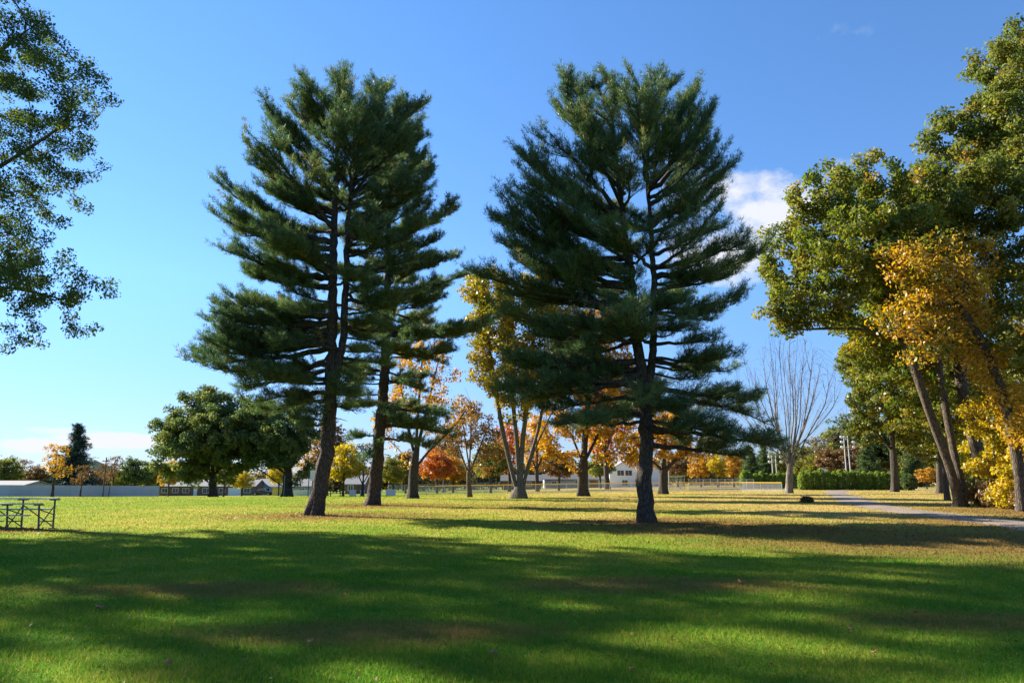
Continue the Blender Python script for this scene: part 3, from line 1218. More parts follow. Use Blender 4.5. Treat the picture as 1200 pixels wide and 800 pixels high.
D2 = 48.0
a = pts(D2, (1160, 592), (1150, 545), (1138, 500), (1128, 455), (1122, 390), (1128, 300), (1145, 200), (1165, 110))
b_ = at_base(1160, D2, a)
broadleaf('oak_tree', 'tallest green oak at the right edge, its top highest there', 'tree', b_, [a],
          [lobe(1175, 90, D2, 45, 55), lobe(1145, 150, D2 - 1, 48, 45), lobe(1105, 200, D2, 48, 45), lobe(1190, 190, D2 - 2, 60, 60),
           lobe(1125, 260, D2 - 2, 60, 50), lobe(1190, 290, D2 - 3, 60, 55), lobe(1080, 250, D2, 35, 35), lobe(1230, 130, D2, 50, 80),
           lobe(1160, 340, D2, 50, 35), lobe(1205, 50, D2, 35, 30), lobe(1222, 22, D2, 40, 26), lobe(1180, 70, D2 - 2, 34, 30), lobe(1240, 350, D2, 40, 60), lobe(1150, 230, D2 - 4, 60, 55), lobe(1190, 400, D2 + 2, 50, 50), lobe(1130, 400, D2 + 2, 50, 40), lobe(1195, 130, D2 - 3, 50, 60), lobe(1110, 170, D2, 40, 30), lobe(1085, 300, D2 + 2, 50, 60), lobe(1060, 350, D2 + 3, 50, 50), lobe(1180, 450, D2 + 4, 50, 40), lobe(1120, 460, D2 + 4, 40, 30)],
          M['leaf_olive'], M['bark_oak'], 32, n_attr=1800, step=0.5, kill=0.85, trunk_r=0.38, lai=7.5, spread=0.7, size=0.225, tint_mu=0.52)

D3 = dist(599)
a = pts(D3, (1196, 599), (1194, 550), (1186, 500), (1172, 450), (1150, 400), (1120, 350), dy=-0.15)
b_ = at_base(1196, D3, a)
broadleaf('maple_tree', 'orange and gold maple with a leaning trunk at the right edge', 'tree', b_, [a],
          [lobe(1085, 310, D3 - 1, 52, 42), lobe(1060, 372, D3 - 1, 36, 30), lobe(1115, 360, D3, 50, 42), lobe(1140, 310, D3, 30, 30),
           lobe(1080, 415, D3 - 1, 34, 18), lobe(1178, 470, D3, 36, 34), lobe(1150, 420, D3, 40, 25), lobe(1195, 500, D3 - 1, 25, 30)],
          M['leaf_mottled'], M['bark_oak'], 33, n_attr=1100, step=0.38, kill=0.68, trunk_r=0.27, lai=3.6, spread=0.65, clump_var=0.3, size=0.18)

D4 = 36.0
a = pts(D4, (1300, 600), (1295, 520), (1280, 430), (1262, 350), (1250, 280))
b_ = at_base(1300, D4, a)
broadleaf('oak_tree', 'pale green oak reaching in from beyond the right edge, below the tallest oak', 'tree', b_, [a],
          [lobe(1205, 390, D4, 34, 42), lobe(1190, 425, D4, 18, 20), lobe(1240, 330, D4, 45, 50), lobe(1270, 400, D4, 50, 60), lobe(1280, 250, D4, 60, 60)],
          M['leaf_olive'], M['bark_oak'], 34, n_attr=700, step=0.45, kill=0.8, trunk_r=0.4, lai=6, spread=0.5, size=0.22, tint_mu=0.68)

# yellow understorey by the leaning trunks
for (px, D, top, lobes_, s, lab) in (
        (1168, 44.0, 470, [(1160, 500, 30, 22), (1180, 530, 34, 18), (1145, 545, 26, 16), (1190, 560, 28, 16), (1195, 475, 24, 28), (1150, 480, 26, 24)], 41,
         'slender bright yellow sapling behind the leaning oak trunks'),
        (1205, 40.0, 520, [(1190, 555, 26, 14), (1175, 575, 24, 10), (1200, 530, 24, 20), (1215, 570, 24, 20)], 42,
         'low yellow maple sapling at the right edge among the brush'),
        (1110, 60.0, 440, [(1095, 440, 36, 30), (1120, 470, 40, 34), (1080, 480, 30, 26), (1140, 440, 34, 34), (1075, 530, 16, 14), (1060, 500, 24, 16), (1100, 515, 34, 16)], 43,
         'yellow green maple seen between the two leaning trunks')):
    a = pts(D, (px, 590), (px - 2, 560), (px - 4, (560 + top) / 2), (px - 6, top))
    b_ = at_base(px, D, a)
    broadleaf('maple_sapling', lab, 'tree', b_, [a], [lobe(x, y, D, rx, ry) for x, y, rx, ry in lobes_],
              M['leaf_yellow'] if s != 43 else M['leaf_ygreen'], M['bark_dark'], s, n_attr=420, step=0.36, kill=0.62, trunk_r=0.09 if s != 43 else 0.2,
              spread=0.42, size=0.17 if s != 43 else 0.24, up=0.02, tint_mu=0.55)

# the trees between the pines and the ball field
D = dist(584)
a = pts(D, (608, 584), (610, 560), (612, 520), (618, 470), (622, 420), (628, 370), (632, 340))
b_ = at_base(608, D, a)
st = [a]
for s in ([(606, 575), (598, 545), (588, 500), (580, 450), (572, 400), (562, 350)], [(612, 575), (620, 540), (632, 500), (640, 450), (655, 400)],
          [(609, 570), (606, 520), (600, 460), (595, 400), (590, 350)], [(613, 572), (625, 530), (648, 480), (668, 440)]):
    q = pts(D, *s)
    q[0] = b_ + (q[0] - b_) * np.array((1, 1, 1))
    st.append(q)
broadleaf('maple_tree', 'tall yellow green maple on a fan of pale stems between the pines', 'tree', b_, st,
          [lobe(580, 350, D, 36, 34), lobe(605, 390, D, 42, 40), lobe(640, 360, D, 40, 40), lobe(565, 390, D, 22, 30), lobe(600, 440, D, 36, 26),
           lobe(640, 430, D, 44, 40), lobe(665, 390, D, 36, 40), lobe(555, 345, D, 20, 20), lobe(600, 480, D, 25, 18), lobe(625, 330, D, 30, 22), lobe(575, 335, D - 2, 26, 24), lobe(590, 370, D - 2, 30, 26), lobe(562, 425, D, 20, 24), lobe(600, 425, D - 2, 36, 30), lobe(620, 460, D - 2, 34, 22), lobe(570, 375, D - 1, 26, 36), lobe(580, 455, D - 1, 20, 16), lobe(560, 330, D, 26, 16)],
          M['leaf_ygreen'], M['bark_grey'], 51, n_attr=1200, step=0.55, kill=0.85, trunk_r=0.55, lai=5.0, spread=0.75, size=0.25, tint_mu=0.88, up=0.2)

D = dist(584) + 1
a = pts(D, (484, 584), (484, 560), (487, 530), (490, 480), (494, 430), (498, 390))
b_ = at_base(484, D, a)
st = [a] + [pts(D, *s) for s in ([(483, 552), (472, 530), (455, 515), (440, 500)], [(488, 548), (500, 530), (520, 512), (540, 490), (552, 470)],
                                 [(488, 530), (500, 480), (512, 430), (520, 400)], [(486, 535), (476, 490), (470, 450), (468, 410)])]
broadleaf('maple_tree', 'thinly leaved orange maple with a dark trunk behind the straight pine', 'tree', b_, st,
          [lobe(495, 420, D, 36, 40), lobe(515, 450, D, 30, 34), lobe(480, 470, D, 40, 30), lobe(530, 490, D, 28, 22), lobe(455, 500, D, 24, 18), lobe(500, 500, D, 34, 16)],
          M['leaf_orange'], M['bark_dark'], 52, n_attr=650, step=0.55, kill=0.9, trunk_r=0.42, lai=1.6, spread=0.6, size=0.24, leaf_frac=0.6, up=0.25)

D = dist(582)
a = pts(D, (550, 582), (549, 560), (551, 530), (552, 500), (553, 480))
b_ = at_base(550, D, a)
st = [a] + [pts(D, *s) for s in ([(549, 556), (540, 530), (532, 505)], [(551, 552), (562, 525), (572, 500)], [(550, 548), (545, 515), (542, 490)])]
broadleaf('maple_tree', 'small gold and brown maple with a rounded twiggy crown', 'tree', b_, st,
          [lobe(550, 505, D, 34, 28), lobe(530, 520, D, 20, 20), lobe(572, 520, D, 22, 24), lobe(550, 485, D, 22, 14), lobe(575, 540, D, 16, 16)],
          M['leaf_rust'], M['bark_grey'], 53, n_attr=650, step=0.42, kill=0.7, trunk_r=0.22, lai=2.6, spread=0.5, size=0.2, tint_mu=0.85, up=0.2)

D = dist(581)
a = pts(D, (683, 581), (683, 562), (684, 545), (686, 510), (690, 460), (694, 410), (696, 370))
b_ = at_base(683, D, a)
st = [a] + [pts(D, *s) for s in ([(682, 552), (668, 545), (652, 535), (640, 520)], [(685, 552), (700, 540), (722, 528), (738, 515)], [(684, 545), (670, 510), (655, 480)], [(686, 540), (705, 500), (720, 460)])]
broadleaf('maple_tree', 'broad orange maple with a stout dark trunk left of the lone pine', 'tree', b_, st,
          [lobe(690, 400, D, 34, 40), lobe(720, 380, D, 26, 26), lobe(660, 440, D, 40, 36), lobe(720, 440, D, 40, 40), lobe(660, 500, D, 36, 22),
           lobe(715, 510, D, 40, 22), lobe(672, 540, D, 26, 10), lobe(705, 538, D, 24, 10), lobe(740, 540, D, 20, 14), lobe(640, 530, D, 20, 14)],
          M['leaf_orange'], M['bark_dark'], 54, n_attr=850, step=0.55, kill=0.9, trunk_r=0.52, lai=5, spread=0.7, size=0.27, tint_mu=0.45, clump_var=0.28)

D = dist(578.5)
a = pts(D, (777, 578), (777, 560), (778, 545), (780, 515), (782, 490))
b_ = at_base(777, D, a)
st = [a] + [pts(D, *s) for s in ([(777, 552), (765, 540), (750, 530)], [(778, 552), (792, 538), (810, 528)])]
broadleaf('maple_tree', 'low golden maple close to the right of the lone pine trunk', 'tree', b_, st,
          [lobe(780, 505, D, 40, 26), lobe(755, 525, D, 26, 22), lobe(810, 525, D, 28, 18), lobe(835, 515, D, 20, 18), lobe(775, 535, D, 36, 12)],
          M['leaf_orange'], M['bark_dark'], 55, n_attr=550, step=0.55, kill=0.9, trunk_r=0.5, spread=0.6, size=0.27, tint_mu=0.6)

# bare vase-shaped tree
D = 92.0
a = pts(D, (925, 577), (925, 560), (926, 545), (927, 510), (926, 460), (925, 400))
b_ = at_base(925, D, a)
st = [a]
rsb = np.random.RandomState(9)
for (x1, y1) in ((884, 430), (893, 405), (902, 395), (912, 390), (935, 392), (944, 396), (953, 408), (962, 425), (974, 436), (986, 456), (994, 484), (984, 505), (860, 490), (866, 470), (862, 445), (872, 420), (905, 420), (940, 420), (955, 440), (918, 400), (930, 410)):
    y0 = rsb.uniform(532, 556)
    mx_ = 925 + (x1 - 925) * 0.5 + rsb.uniform(-4, 4)
    st.append([P(925, y0, D), P(mx_, y0 - (y0 - y1) * 0.36, D + rsb.uniform(-1, 1)), P(925 + (x1 - 925) * 0.84 + rsb.uniform(-3, 3), y0 - (y0 - y1) * 0.68, D + rsb.uniform(-2.5, 2.5)), P(x1, y1, D + rsb.uniform(-4, 4))])
for q in list(st[1:]):
    q = resample(q, 0.5)
    for k in range(14):
        j = int(len(q) * rsb.uniform(0.22, 0.93))
        j = min(j, len(q) - 2)
        d = q[j + 1] - q[j]
        d /= np.linalg.norm(d)
        o = rsb.randn(3)
        o -= o.dot(d) * d
        o /= np.linalg.norm(o)
        ln = rsb.uniform(1.2, 4.8) * (1.15 - 0.6 * j / len(q))
        st.append([q[j], q[j] + (d * 0.9 + o * 0.42) * ln * 0.4, q[j] + (d * 1.0 + o * 0.34 + np.array((0, 0, 0.12))) * ln])
broadleaf('bare_tree', 'tall leafless tree with pale branches fanning up beside the hedge', 'tree', b_, st,
          [lobe(925, 425, D, 44, 36), lobe(955, 455, D, 28, 30), lobe(893, 465, D, 22, 34), lobe(925, 480, D, 36, 30), lobe(965, 480, D, 18, 18), lobe(925, 530, D, 30, 12)],
          None, M['bark_pale'], 56, n_attr=900, step=0.5, kill=0.6, trunk_r=0.4, tip=0.013, expo=2.5, up=0.45, inertia=0.5, wig=0.12)

D = 102.0
a = pts(D, (1049, 576), (1048, 550), (1046, 520), (1044, 480), (1046, 440))
b_ = at_base(1049, D, a)
broadleaf('oak_tree', 'green and gold oak with a dark trunk in front of the hedge', 'tree', b_,
          [a] + [pts(D, *s) for s in ([(1047, 530), (1030, 510), (1015, 490)], [(1047, 535), (1065, 520), (1085, 505)])],
          [lobe(1040, 430, D, 40, 34), lobe(1015, 460, D, 26, 28), lobe(1065, 460, D, 36, 34), lobe(1040, 490, D, 44, 26), lobe(1075, 510, D, 34, 24), lobe(1015, 505, D, 20, 20), lobe(1000, 425, D, 22, 26), lobe(1020, 420, D - 3, 36, 36), lobe(1060, 430, D - 3, 36, 34), lobe(1040, 465, D - 4, 44, 30), lobe(1085, 480, D - 3, 30, 30)],
          M['leaf_ygreen'], M['bark_dark'], 57, n_attr=800, step=0.65, kill=1.0, lai=6, trunk_r=0.44, spread=0.75, size=0.32, tint_mu=0.25, leaf_r=0.045)
D = 90.0
a = pts(D, (1102, 577), (1101, 550), (1100, 520), (1098, 470))
b_ = at_base(1102, D, a)
broadleaf('oak_tree', 'green oak with a straight dark trunk just left of the leaning trunks', 'tree', b_, [a],
          [lobe(1100, 440, D, 40, 40), lobe(1085, 480, D, 30, 24), lobe(1130, 480, D, 36, 30), lobe(1150, 440, D, 36, 40)],
          M['leaf_ygreen'], M['bark_dark'], 58, n_attr=420, step=0.65, kill=1.0, lai=6, trunk_r=0.36, spread=0.75, size=0.32, tint_mu=0.3, leaf_r=0.045)

# big green trees on the left
D = 108.0
a = pts(D, (249, 580), (249, 566), (250, 555), (247, 520), (245, 490), (243, 470))
b_ = at_base(249, D, a)
st = [a] + [pts(D, *s) for s in ([(248, 568), (238, 560), (228, 548)], [(250, 566), (262, 558), (276, 550)], [(249, 560), (225, 530), (205, 510)], [(250, 558), (272, 530), (285, 510)])]
broadleaf('oak_tree', 'large dark green oak with a rounded crown at left across the field', 'tree', b_, st,
          [lobe(240, 480, D, 38, 26), lobe(210, 505, D, 30, 30), lobe(196, 530, D, 18, 28), lobe(250, 520, D, 44, 34), lobe(285, 495, D, 36, 28), lobe(280, 535, D, 34, 22), lobe(225, 555, D, 26, 14), lobe(262, 468, D, 26, 16), lobe(225, 520, D - 4, 40, 34), lobe(265, 510, D - 4, 40, 34), lobe(298, 520, D, 24, 26), lobe(200, 550, D, 14, 16)],
          M['leaf_mid'], M['bark_dark'], 61, n_attr=1000, step=0.65, kill=0.95, trunk_r=0.55, lai=8, spread=0.95, size=0.33, leaf_r=0.07, tint_mu=0.6)
D = 104.0
a = pts(D, (337, 581), (337, 565), (338, 548), (337, 525), (335, 500))
b_ = at_base(337, D, a)
st = [a] + [pts(D, *s) for s in ([(336, 572), (325, 566), (314, 556), (300, 548), (290, 540)], [(338, 568), (350, 560), (362, 553)], [(336, 556), (322, 545), (308, 535)], [(338, 552), (348, 535), (352, 515)])]
broadleaf('oak_tree', 'dark green oak with low spreading limbs, right of the rounded oak', 'tree', b_, st,
          [lobe(325, 500, D, 30, 22), lobe(345, 520, D, 20, 22), lobe(310, 525, D, 24, 20), lobe(340, 488, D, 30, 20), lobe(358, 505, D, 14, 18), lobe(300, 490, D, 26, 22), lobe(300, 545, D, 16, 8), lobe(358, 545, D, 10, 8), lobe(335, 510, D - 3, 30, 28), lobe(312, 505, D - 2, 26, 24), lobe(350, 500, D, 16, 20), lobe(330, 535, D - 3, 24, 12)],
          M['leaf_mid'], M['bark_dark'], 62, n_attr=650, step=0.6, kill=0.9, trunk_r=0.65, lai=8, spread=0.9, size=0.32, leaf_r=0.07, tint_mu=0.5)

# overhanging tree at upper left and the trees in line with it that shade the lawn
D = 30.0
base_l = G(-130, D)
a = [base_l + np.array((0, 0, -0.05))] + [base_l + np.array(p) for p in ((0.2, 0, 3), (0.3, 0.2, 6), (0.2, 0.3, 10), (0.0, 0.2, 15), (0.1, 0, 21))]
lim1 = [base_l + np.array((0.3, 0.2, 5.5))] + pts(D, (-60, 350), (10, 335), (70, 350))
lim2 = [base_l + np.array((0.3, 0.2, 9.5))] + pts(D, (-70, 230), (10, 190), (70, 150))
lim3 = [base_l + np.array((0.2, 0.2, 13.0))] + pts(D, (-70, 110), (0, 60), (40, 30))
shade_oak = broadleaf('maple_tree', 'dark green maple hanging into the upper left corner', 'tree', base_l, [a, lim1, lim2, lim3],
                      [lobe(62, 130, D, 60, 34), lobe(35, 60, D, 46, 40), lobe(100, 125, D, 34, 24), lobe(30, 200, D, 60, 34), lobe(78, 205, D, 40, 30),
                       lobe(25, 290, D, 50, 40), lobe(90, 340, D, 42, 26), lobe(40, 360, D, 55, 26), lobe(0, 330, D, 60, 50), lobe(-60, 250, D, 90, 110, 4.5),
                       lobe(-60, 50, D, 110, 110, 6.0), lobe(-140, -60, D, 130, 110, 6.5), lobe(-230, 120, D, 110, 150, 6.0), lobe(-140, 260, D, 150, 100, 6.5), lobe(40, 255, D, 40, 26), lobe(105, 378, D, 24, 14), lobe(95, 80, D, 34, 30), lobe(60, 100, D - 2, 50, 40), lobe(50, 165, D + 2, 60, 40), lobe(60, 245, D + 1, 46, 36), lobe(100, 215, D, 26, 24), lobe(50, 320, D - 2, 56, 40), lobe(20, 20, D, 50, 40), lobe(126, 112, D, 24, 18), lobe(122, 332, D, 28, 20), lobe(98, 395, D, 30, 16), lobe(30, 392, D, 44, 22), lobe(112, 180, D, 24, 18)],
                      M['leaf_dark'], M['bark_oak'], 71, n_attr=3300, step=0.45, kill=0.7, trunk_r=0.4, lai=3.7, spread=0.42, size=0.11, tint_mu=0.5, up=0.02)
SHADE = [(-40, 33, 2.4, 0.85), (-53, 36, 4.1, 0.85), (-32, 19, 2.2, 0.7)]
for (x, y, rz, s) in SHADE:
    copy_tree(shade_oak, (x, y, 0), rz, s, 'dark green maple standing out of view in the row at left', 'tree', 'row of maples at left')


# ------------------------------------------------------------------ background trees
def set_mat(root, part, mat):
    for c in root.children:
        if c.name.split('.')[0] == part:
            c.material_slots[0].link = 'OBJECT'
            c.material_slots[0].material = mat


def proto_broad(kind, seed):
    """10 m tree standing at the origin"""
    o = np.zeros(3)
    L3 = lambda x, y, z, rx, rz: (x, y, z, rx, rx, rz)
    if kind == 'round':
        paths = [[(0, 0, -0.1), (0.05, 0, 1.5), (0, 0.1, 3), (0.1, 0, 5), (0, 0, 7)]]
        lobes = [L3(0, 0, 6, 3.4, 3.2), L3(1.6, 1, 4.6, 2.4, 1.8), L3(-1.8, -0.6, 5, 2.3, 2), L3(0.4, -1.4, 7.6, 2.2, 2.2), L3(-0.6, 1.5, 4.2, 2.2, 1.6)]
        kw = dict(lai=5, size=0.34, spread=0.75)
    elif kind == 'tall':
        paths = [[(0, 0, -0.1), (0.1, 0, 2), (0, 0.1, 4), (0.1, 0, 7), (0, 0, 8.5)], [(0, 0, 2.6), (0.9, 0.3, 4.5), (1.3, 0.2, 6.5)], [(0, 0, 3), (-0.9, -0.3, 5), (-1.2, 0.4, 7)]]
        lobes = [L3(0, 0, 7.2, 2.2, 2.8), L3(1.3, 0.6, 6, 1.6, 2.2), L3(-1.3, -0.4, 5.4, 1.7, 2.4), L3(0.2, -1, 4, 1.8, 1.4)]
        kw = dict(lai=4, size=0.32, spread=0.7)
    elif kind == 'sparse':
        paths = [[(0, 0, -0.1), (0.1, 0, 1.6), (0, 0.1, 3.4), (0.2, 0, 6), (0.1, 0, 8.5)], [(0, 0, 2), (1.2, 0.3, 4), (2.2, 0.2, 6.2)], [(0, 0, 2.2), (-1.2, -0.3, 4.2), (-2.4, 0.4, 6.2)]]
        lobes = [L3(0, 0, 7.5, 2.2, 2.4), L3(2.2, 0.6, 6, 1.8, 1.9), L3(-2.2, -0.4, 5.6, 1.9, 2), L3(0.2, -1.4, 5, 2, 1.8)]
        kw = dict(lai=1.3, size=0.3, spread=0.6, leaf_frac=0.55)
    return broadleaf('background_tree', 'x', 'tree', o, paths, lobes, M['leaf_rust'], M['bark_dark'], seed, n_attr=420, step=0.5, kill=0.75,
                     trunk_r=0.24, tip=0.016, leaf_r=0.06, up=0.15, **kw)


def proto_spruce(seed):
    rs = np.random.RandomState(seed)
    root = thing('spruce_tree', 'x', 'tree')
    ch = [(np.array([(0, 0, -0.1), (0, 0, 3), (0, 0, 6.5), (0, 0, 10)], float), np.array((0.22, 0.16, 0.09, 0.015)))]
    C_, D_, T_ = [], [], []
    for z in np.arange(0.7, 9.8, 0.26):
        reach = 2.5 * (1 - z / 10.0) ** 0.85 + 0.12
        for k in range(8):
            az = rs.uniform(0, 6.283)
            r = reach * rs.uniform(0.65, 1.12)
            d = np.array((math.cos(az), math.sin(az), -0.18 + 0.05 * z))
            d /= np.linalg.norm(d)
            n = max(3, int(r * 6))
            w = np.linspace(0.15, 1, n)[:, None]
            q = np.array((0, 0, z)) + d * r * w + np.array((0, 0, 0.25)) * w ** 2 + rs.randn(n, 3) * 0.06
            for rep_ in range(3):
                C_.append(q + rs.randn(n, 3) * np.array((0.16, 0.16, 0.05)))
                D_.append(np.repeat(d[None], n, 0))
                T_.append(np.clip(0.5 + rs.randn(n) * 0.2, 0, 1))
            ch.append((np.array([(0, 0, z), tuple(q[-1])], float), np.array((0.03, 0.008))))
    v, f = sweep(ch, rs, None)
    mesh_obj('trunk', np_mesh('trunk', v, f, True), M['bark_dark'], root)
    v, f, t = needle_tufts(np.concatenate(C_), np.concatenate(D_), rs, per=6, length=0.28, width=0.07, tint=np.concatenate(T_))
    mesh_obj('crown', np_mesh('crown', v, [f], False, t), M['spruce'], root)
    return root


PROTO = {'round': proto_broad('round', 81), 'tall': proto_broad('tall', 82), 'sparse': proto_broad('sparse', 83), 'spruce': proto_spruce(84)}
USED = set()


def far_tree(kind, px, D, h, mat, label, wide=1.0, group='trees in the background'):
    src = PROTO[kind]
    loc = G(px, D)
    sc = (h / 10 * wide, h / 10 * wide, h / 10)
    rz = (px * 1.7 + D) % 6.283
    if kind in USED:
        o = copy_tree(src, loc, rz, sc, label, 'tree', group)
    else:
        USED.add(kind)
        o = src
        o.location = tuple(loc)
        o.rotation_euler = (0, 0, rz)
        o.scale = sc
        tag(o, label, 'tree', group)
    if mat:
        set_mat(o, 'crown', M[mat])
    return o


LW = 'distant {} tree of the wood beyond the grey fence at left'
RW = 'distant {} tree of the wood behind the hedge'
FAR = [
    ('sparse', 61, 118, 8.6, 'leaf_orange', 'half bare tree with golden leaves in front of the grey fence', 1.05),
    ('spruce', 84, 146, 13.6, None, 'pointed blue spruce rising above the far trees at left', 1.35),
    ('sparse', 94, 128, 5.6, 'leaf_rust', 'small brown leaved tree in front of the blue spruce', 1.1),
    ('round', 197, 150, 7.6, 'leaf_orange', 'small round orange tree beside the large rounded oak', 0.8),
    ('round', 4, 172, 9.4, 'leaf_olive', LW, 1.0), ('sparse', 22, 182, 9.2, 'leaf_rust', LW, 1.1), ('round', 40, 190, 8.0, 'leaf_rust', LW, 1.0),
    ('tall', -18, 175, 11, 'leaf_dark', LW, 1.0), ('round', 66, 190, 7.4, 'leaf_rust', LW, 1.2), ('round', 104, 185, 6.6, 'leaf_rust', LW, 1.2), ('sparse', 118, 190, 8.6, 'leaf_rust', LW, 1.0),
    ('sparse', 131, 178, 9.8, 'leaf_rust', LW, 0.9), ('round', 141, 196, 7.2, 'leaf_olive', LW, 1.0), ('round', 156, 180, 9.6, 'leaf_dark', LW, 1.05),
    ('round', 172, 186, 8.4, 'leaf_olive', LW, 1.0), ('tall', 182, 196, 8.0, 'leaf_dark', LW, 1.3), ('round', 215, 215, 8.5, 'leaf_rust', LW, 1.2), ('round', 237, 220, 8.5, 'leaf_olive', LW, 1.2),
    ('round', 262, 132, 6.4, 'leaf_olive', 'small olive tree behind the large rounded oak', 1.0),
    ('round', 283, 160, 5.6, 'leaf_yellow', 'low yellow tree seen between the two dark oaks', 1.2),
    ('round', 326, 150, 8.0, 'leaf_yellow', 'yellow tree glowing behind the low limbed oak', 0.8),
    ('tall', 382, 122, 12.5, 'leaf_rust', 'tall rust brown tree behind the bent pine trunk', 1.1),
    ('sparse', 366, 150, 12, 'leaf_orange', 'thin orange tree behind the white square board', 1.0),
    ('round', 402, 92, 7.0, 'leaf_yellow', 'small yellow tree between the two left pine trunks', 0.9),
    ('sparse', 425, 98, 7.2, 'leaf_rust', 'small brown tree beside the straight pine trunk', 1.0),
    ('round', 460, 128, 6.8, 'leaf_ygreen', 'small yellow green tree behind the straight pine', 1.0),
    ('round', 475, 150, 9.0, 'leaf_rust', 'rust tree left of the thinly leaved maple trunk', 1.0),
    ('round', 512, 138, 8.6, 'leaf_red', 'orange red tree right of the thinly leaved maple trunk', 1.05),
    ('round', 531, 146, 7.4, 'leaf_orange', 'round orange tree behind the small twiggy maple', 1.1),
    ('tall', 520, 165, 13.5, 'leaf_rust', 'tall rust tree behind the orange red tree', 1.0),
    ('round', 575, 118, 8.6, 'leaf_olive', 'dark olive tree right of the small twiggy maple', 0.95),
    ('tall', 597, 140, 13.0, 'leaf_red', 'tall red tree left of the fan of pale stems', 0.9),
    ('tall', 630, 132, 13.5, 'leaf_orange', 'tall orange tree behind the fan of pale stems', 1.0),
    ('round', 655, 142, 8.2, 'leaf_rust', 'rust tree between the pale stems and the orange maple', 1.1),
    ('tall', 712, 150, 26.0, 'leaf_red', 'very tall red tree glimpsed through the lone pine', 0.8),
    ('round', 704, 175, 9, 'leaf_olive', 'olive tree left of the white house', 1.0),
    ('round', 795, 180, 8.8, 'leaf_rust', 'rust tree behind the green roofed dugout', 1.1),
    ('round', 822, 168, 7.6, 'leaf_orange', 'first golden tree behind the silver fence, at its left end', 1.0),
    ('tall', 842, 165, 7.9, 'leaf_yellow', 'narrow yellow tree in the middle behind the silver fence', 1.2),
    ('round', 861, 172, 8.2, 'leaf_orange', 'golden tree at the right end of the silver fence', 1.0),
    ('spruce', 882, 158, 8.4, 'needle', 'broad dark spruce behind the left end of the hedge', 1.4),
    ('spruce', 898, 165, 9.4, 'needle', 'dark spruce next to the pair of pale poles', 1.2),
    ('round', 912, 176, 8.5, 'leaf_olive', 'olive tree behind the pair of pale poles', 1.0),
    ('round', 944, 178, 10.5, 'leaf_olive', RW, 1.0), ('sparse', 962, 182, 12.4, 'leaf_rust', RW, 1.1), ('round', 958, 168, 8.0, 'leaf_ygreen', RW, 1.0),
    ('round', 982, 180, 15.0, 'leaf_olive', RW, 0.9), ('round', 976, 160, 9.0, 'leaf_rust', RW, 1.0), ('tall', 1003, 178, 17.5, 'leaf_dark', RW, 1.2), ('round', 1024, 176, 17.5, 'leaf_olive', RW, 1.0),
    ('round', 1002, 158, 9.6, 'leaf_rust', RW, 1.0), ('round', 1050, 172, 14.0, 'leaf_dark', RW, 1.1), ('round', 1080, 165, 13.0, 'leaf_olive', RW, 1.1),
    ('spruce', 1020, 142, 8.6, 'needle', 'dark green spruce behind the hedge beside the floodlights', 1.4),
    ('spruce', 1074, 140, 9.0, 'needle', 'dark spruce behind the round bush at the hedge end', 1.3),
    ('round', 1087, 132, 4.0, 'leaf_orange', 'low orange bush by the pale road', 1.2),
    ('round', 1122, 120, 9.0, 'leaf_ygreen', 'yellow green tree across the pale road', 1.1), ('tall', 1150, 90, 12.0, 'leaf_ygreen', 'tall yellow green tree behind the slender sapling', 1.2),
    ('round', 1190, 75, 10.0, 'leaf_yellow', 'yellow tree at the right edge behind the brush', 1.1), ('tall', 1235, 70, 16.0, 'leaf_olive', 'olive tree just beyond the right edge', 1.2),
]
HUE = {'leaf_olive': 'olive', 'leaf_rust': 'rust brown', 'leaf_dark': 'dark green', 'leaf_ygreen': 'yellow green'}
for t in FAR:
    far_tree(*t[:5], t[5].format(('thin ' if t[0] == 'sparse' else 'tall ' if t[0] == 'tall' else 'rounded ') + HUE.get(t[4], '')), *t[6:])


# one mass of far woodland behind everything
def far_wood(name, label, spans, mat, seed):
    rs = np.random.RandomState(seed)
    C_ = []
    for (px0, px1, D, h) in spans:
        m = int((px1 - px0) / 3.0)
        for px in np.linspace(px0, px1, m):
            d = D + rs.uniform(-14, 14)
            b = G(px, d)
            hh = h * rs.uniform(0.6, 1.05)
            k = int(16 * hh)
            u = rand_dirs(rs, k) * (rs.rand(k) ** 0.4)[:, None]
            C_.append(b + np.array((0, 0, hh * 0.52)) + u * np.array((hh * 0.38, hh * 0.38, hh * 0.5)))
    v, f, t = leaf_cloud(np.concatenate(C_), 3.0, 1.0, 0.75, rs, clump_var=0.22)
    o = mesh_obj(name, np_mesh(name, v, [f], False, t), mat)
    tag(o, label, 'wood', kind='stuff')


M['leaf_wood'] = leaf_mat('mixed autumn woodland', [(0, (0.035, 0.05, 0.02)), (0.45, (0.075, 0.08, 0.03)), (0.75, (0.14, 0.1, 0.04)), (1, (0.26, 0.15, 0.04))], 0.35, 0.02)
far_wood('woodland', 'far band of mixed autumn woodland behind the park', [(-150, 186, 235, 8.5), (186, 420, 262, 8.5), (420, 720, 255, 9.5), (770, 930, 235, 9.0), (925, 1010, 225, 12), (1000, 1250, 215, 17), (1250, 1500, 150, 18)], M['leaf_wood'], 91)


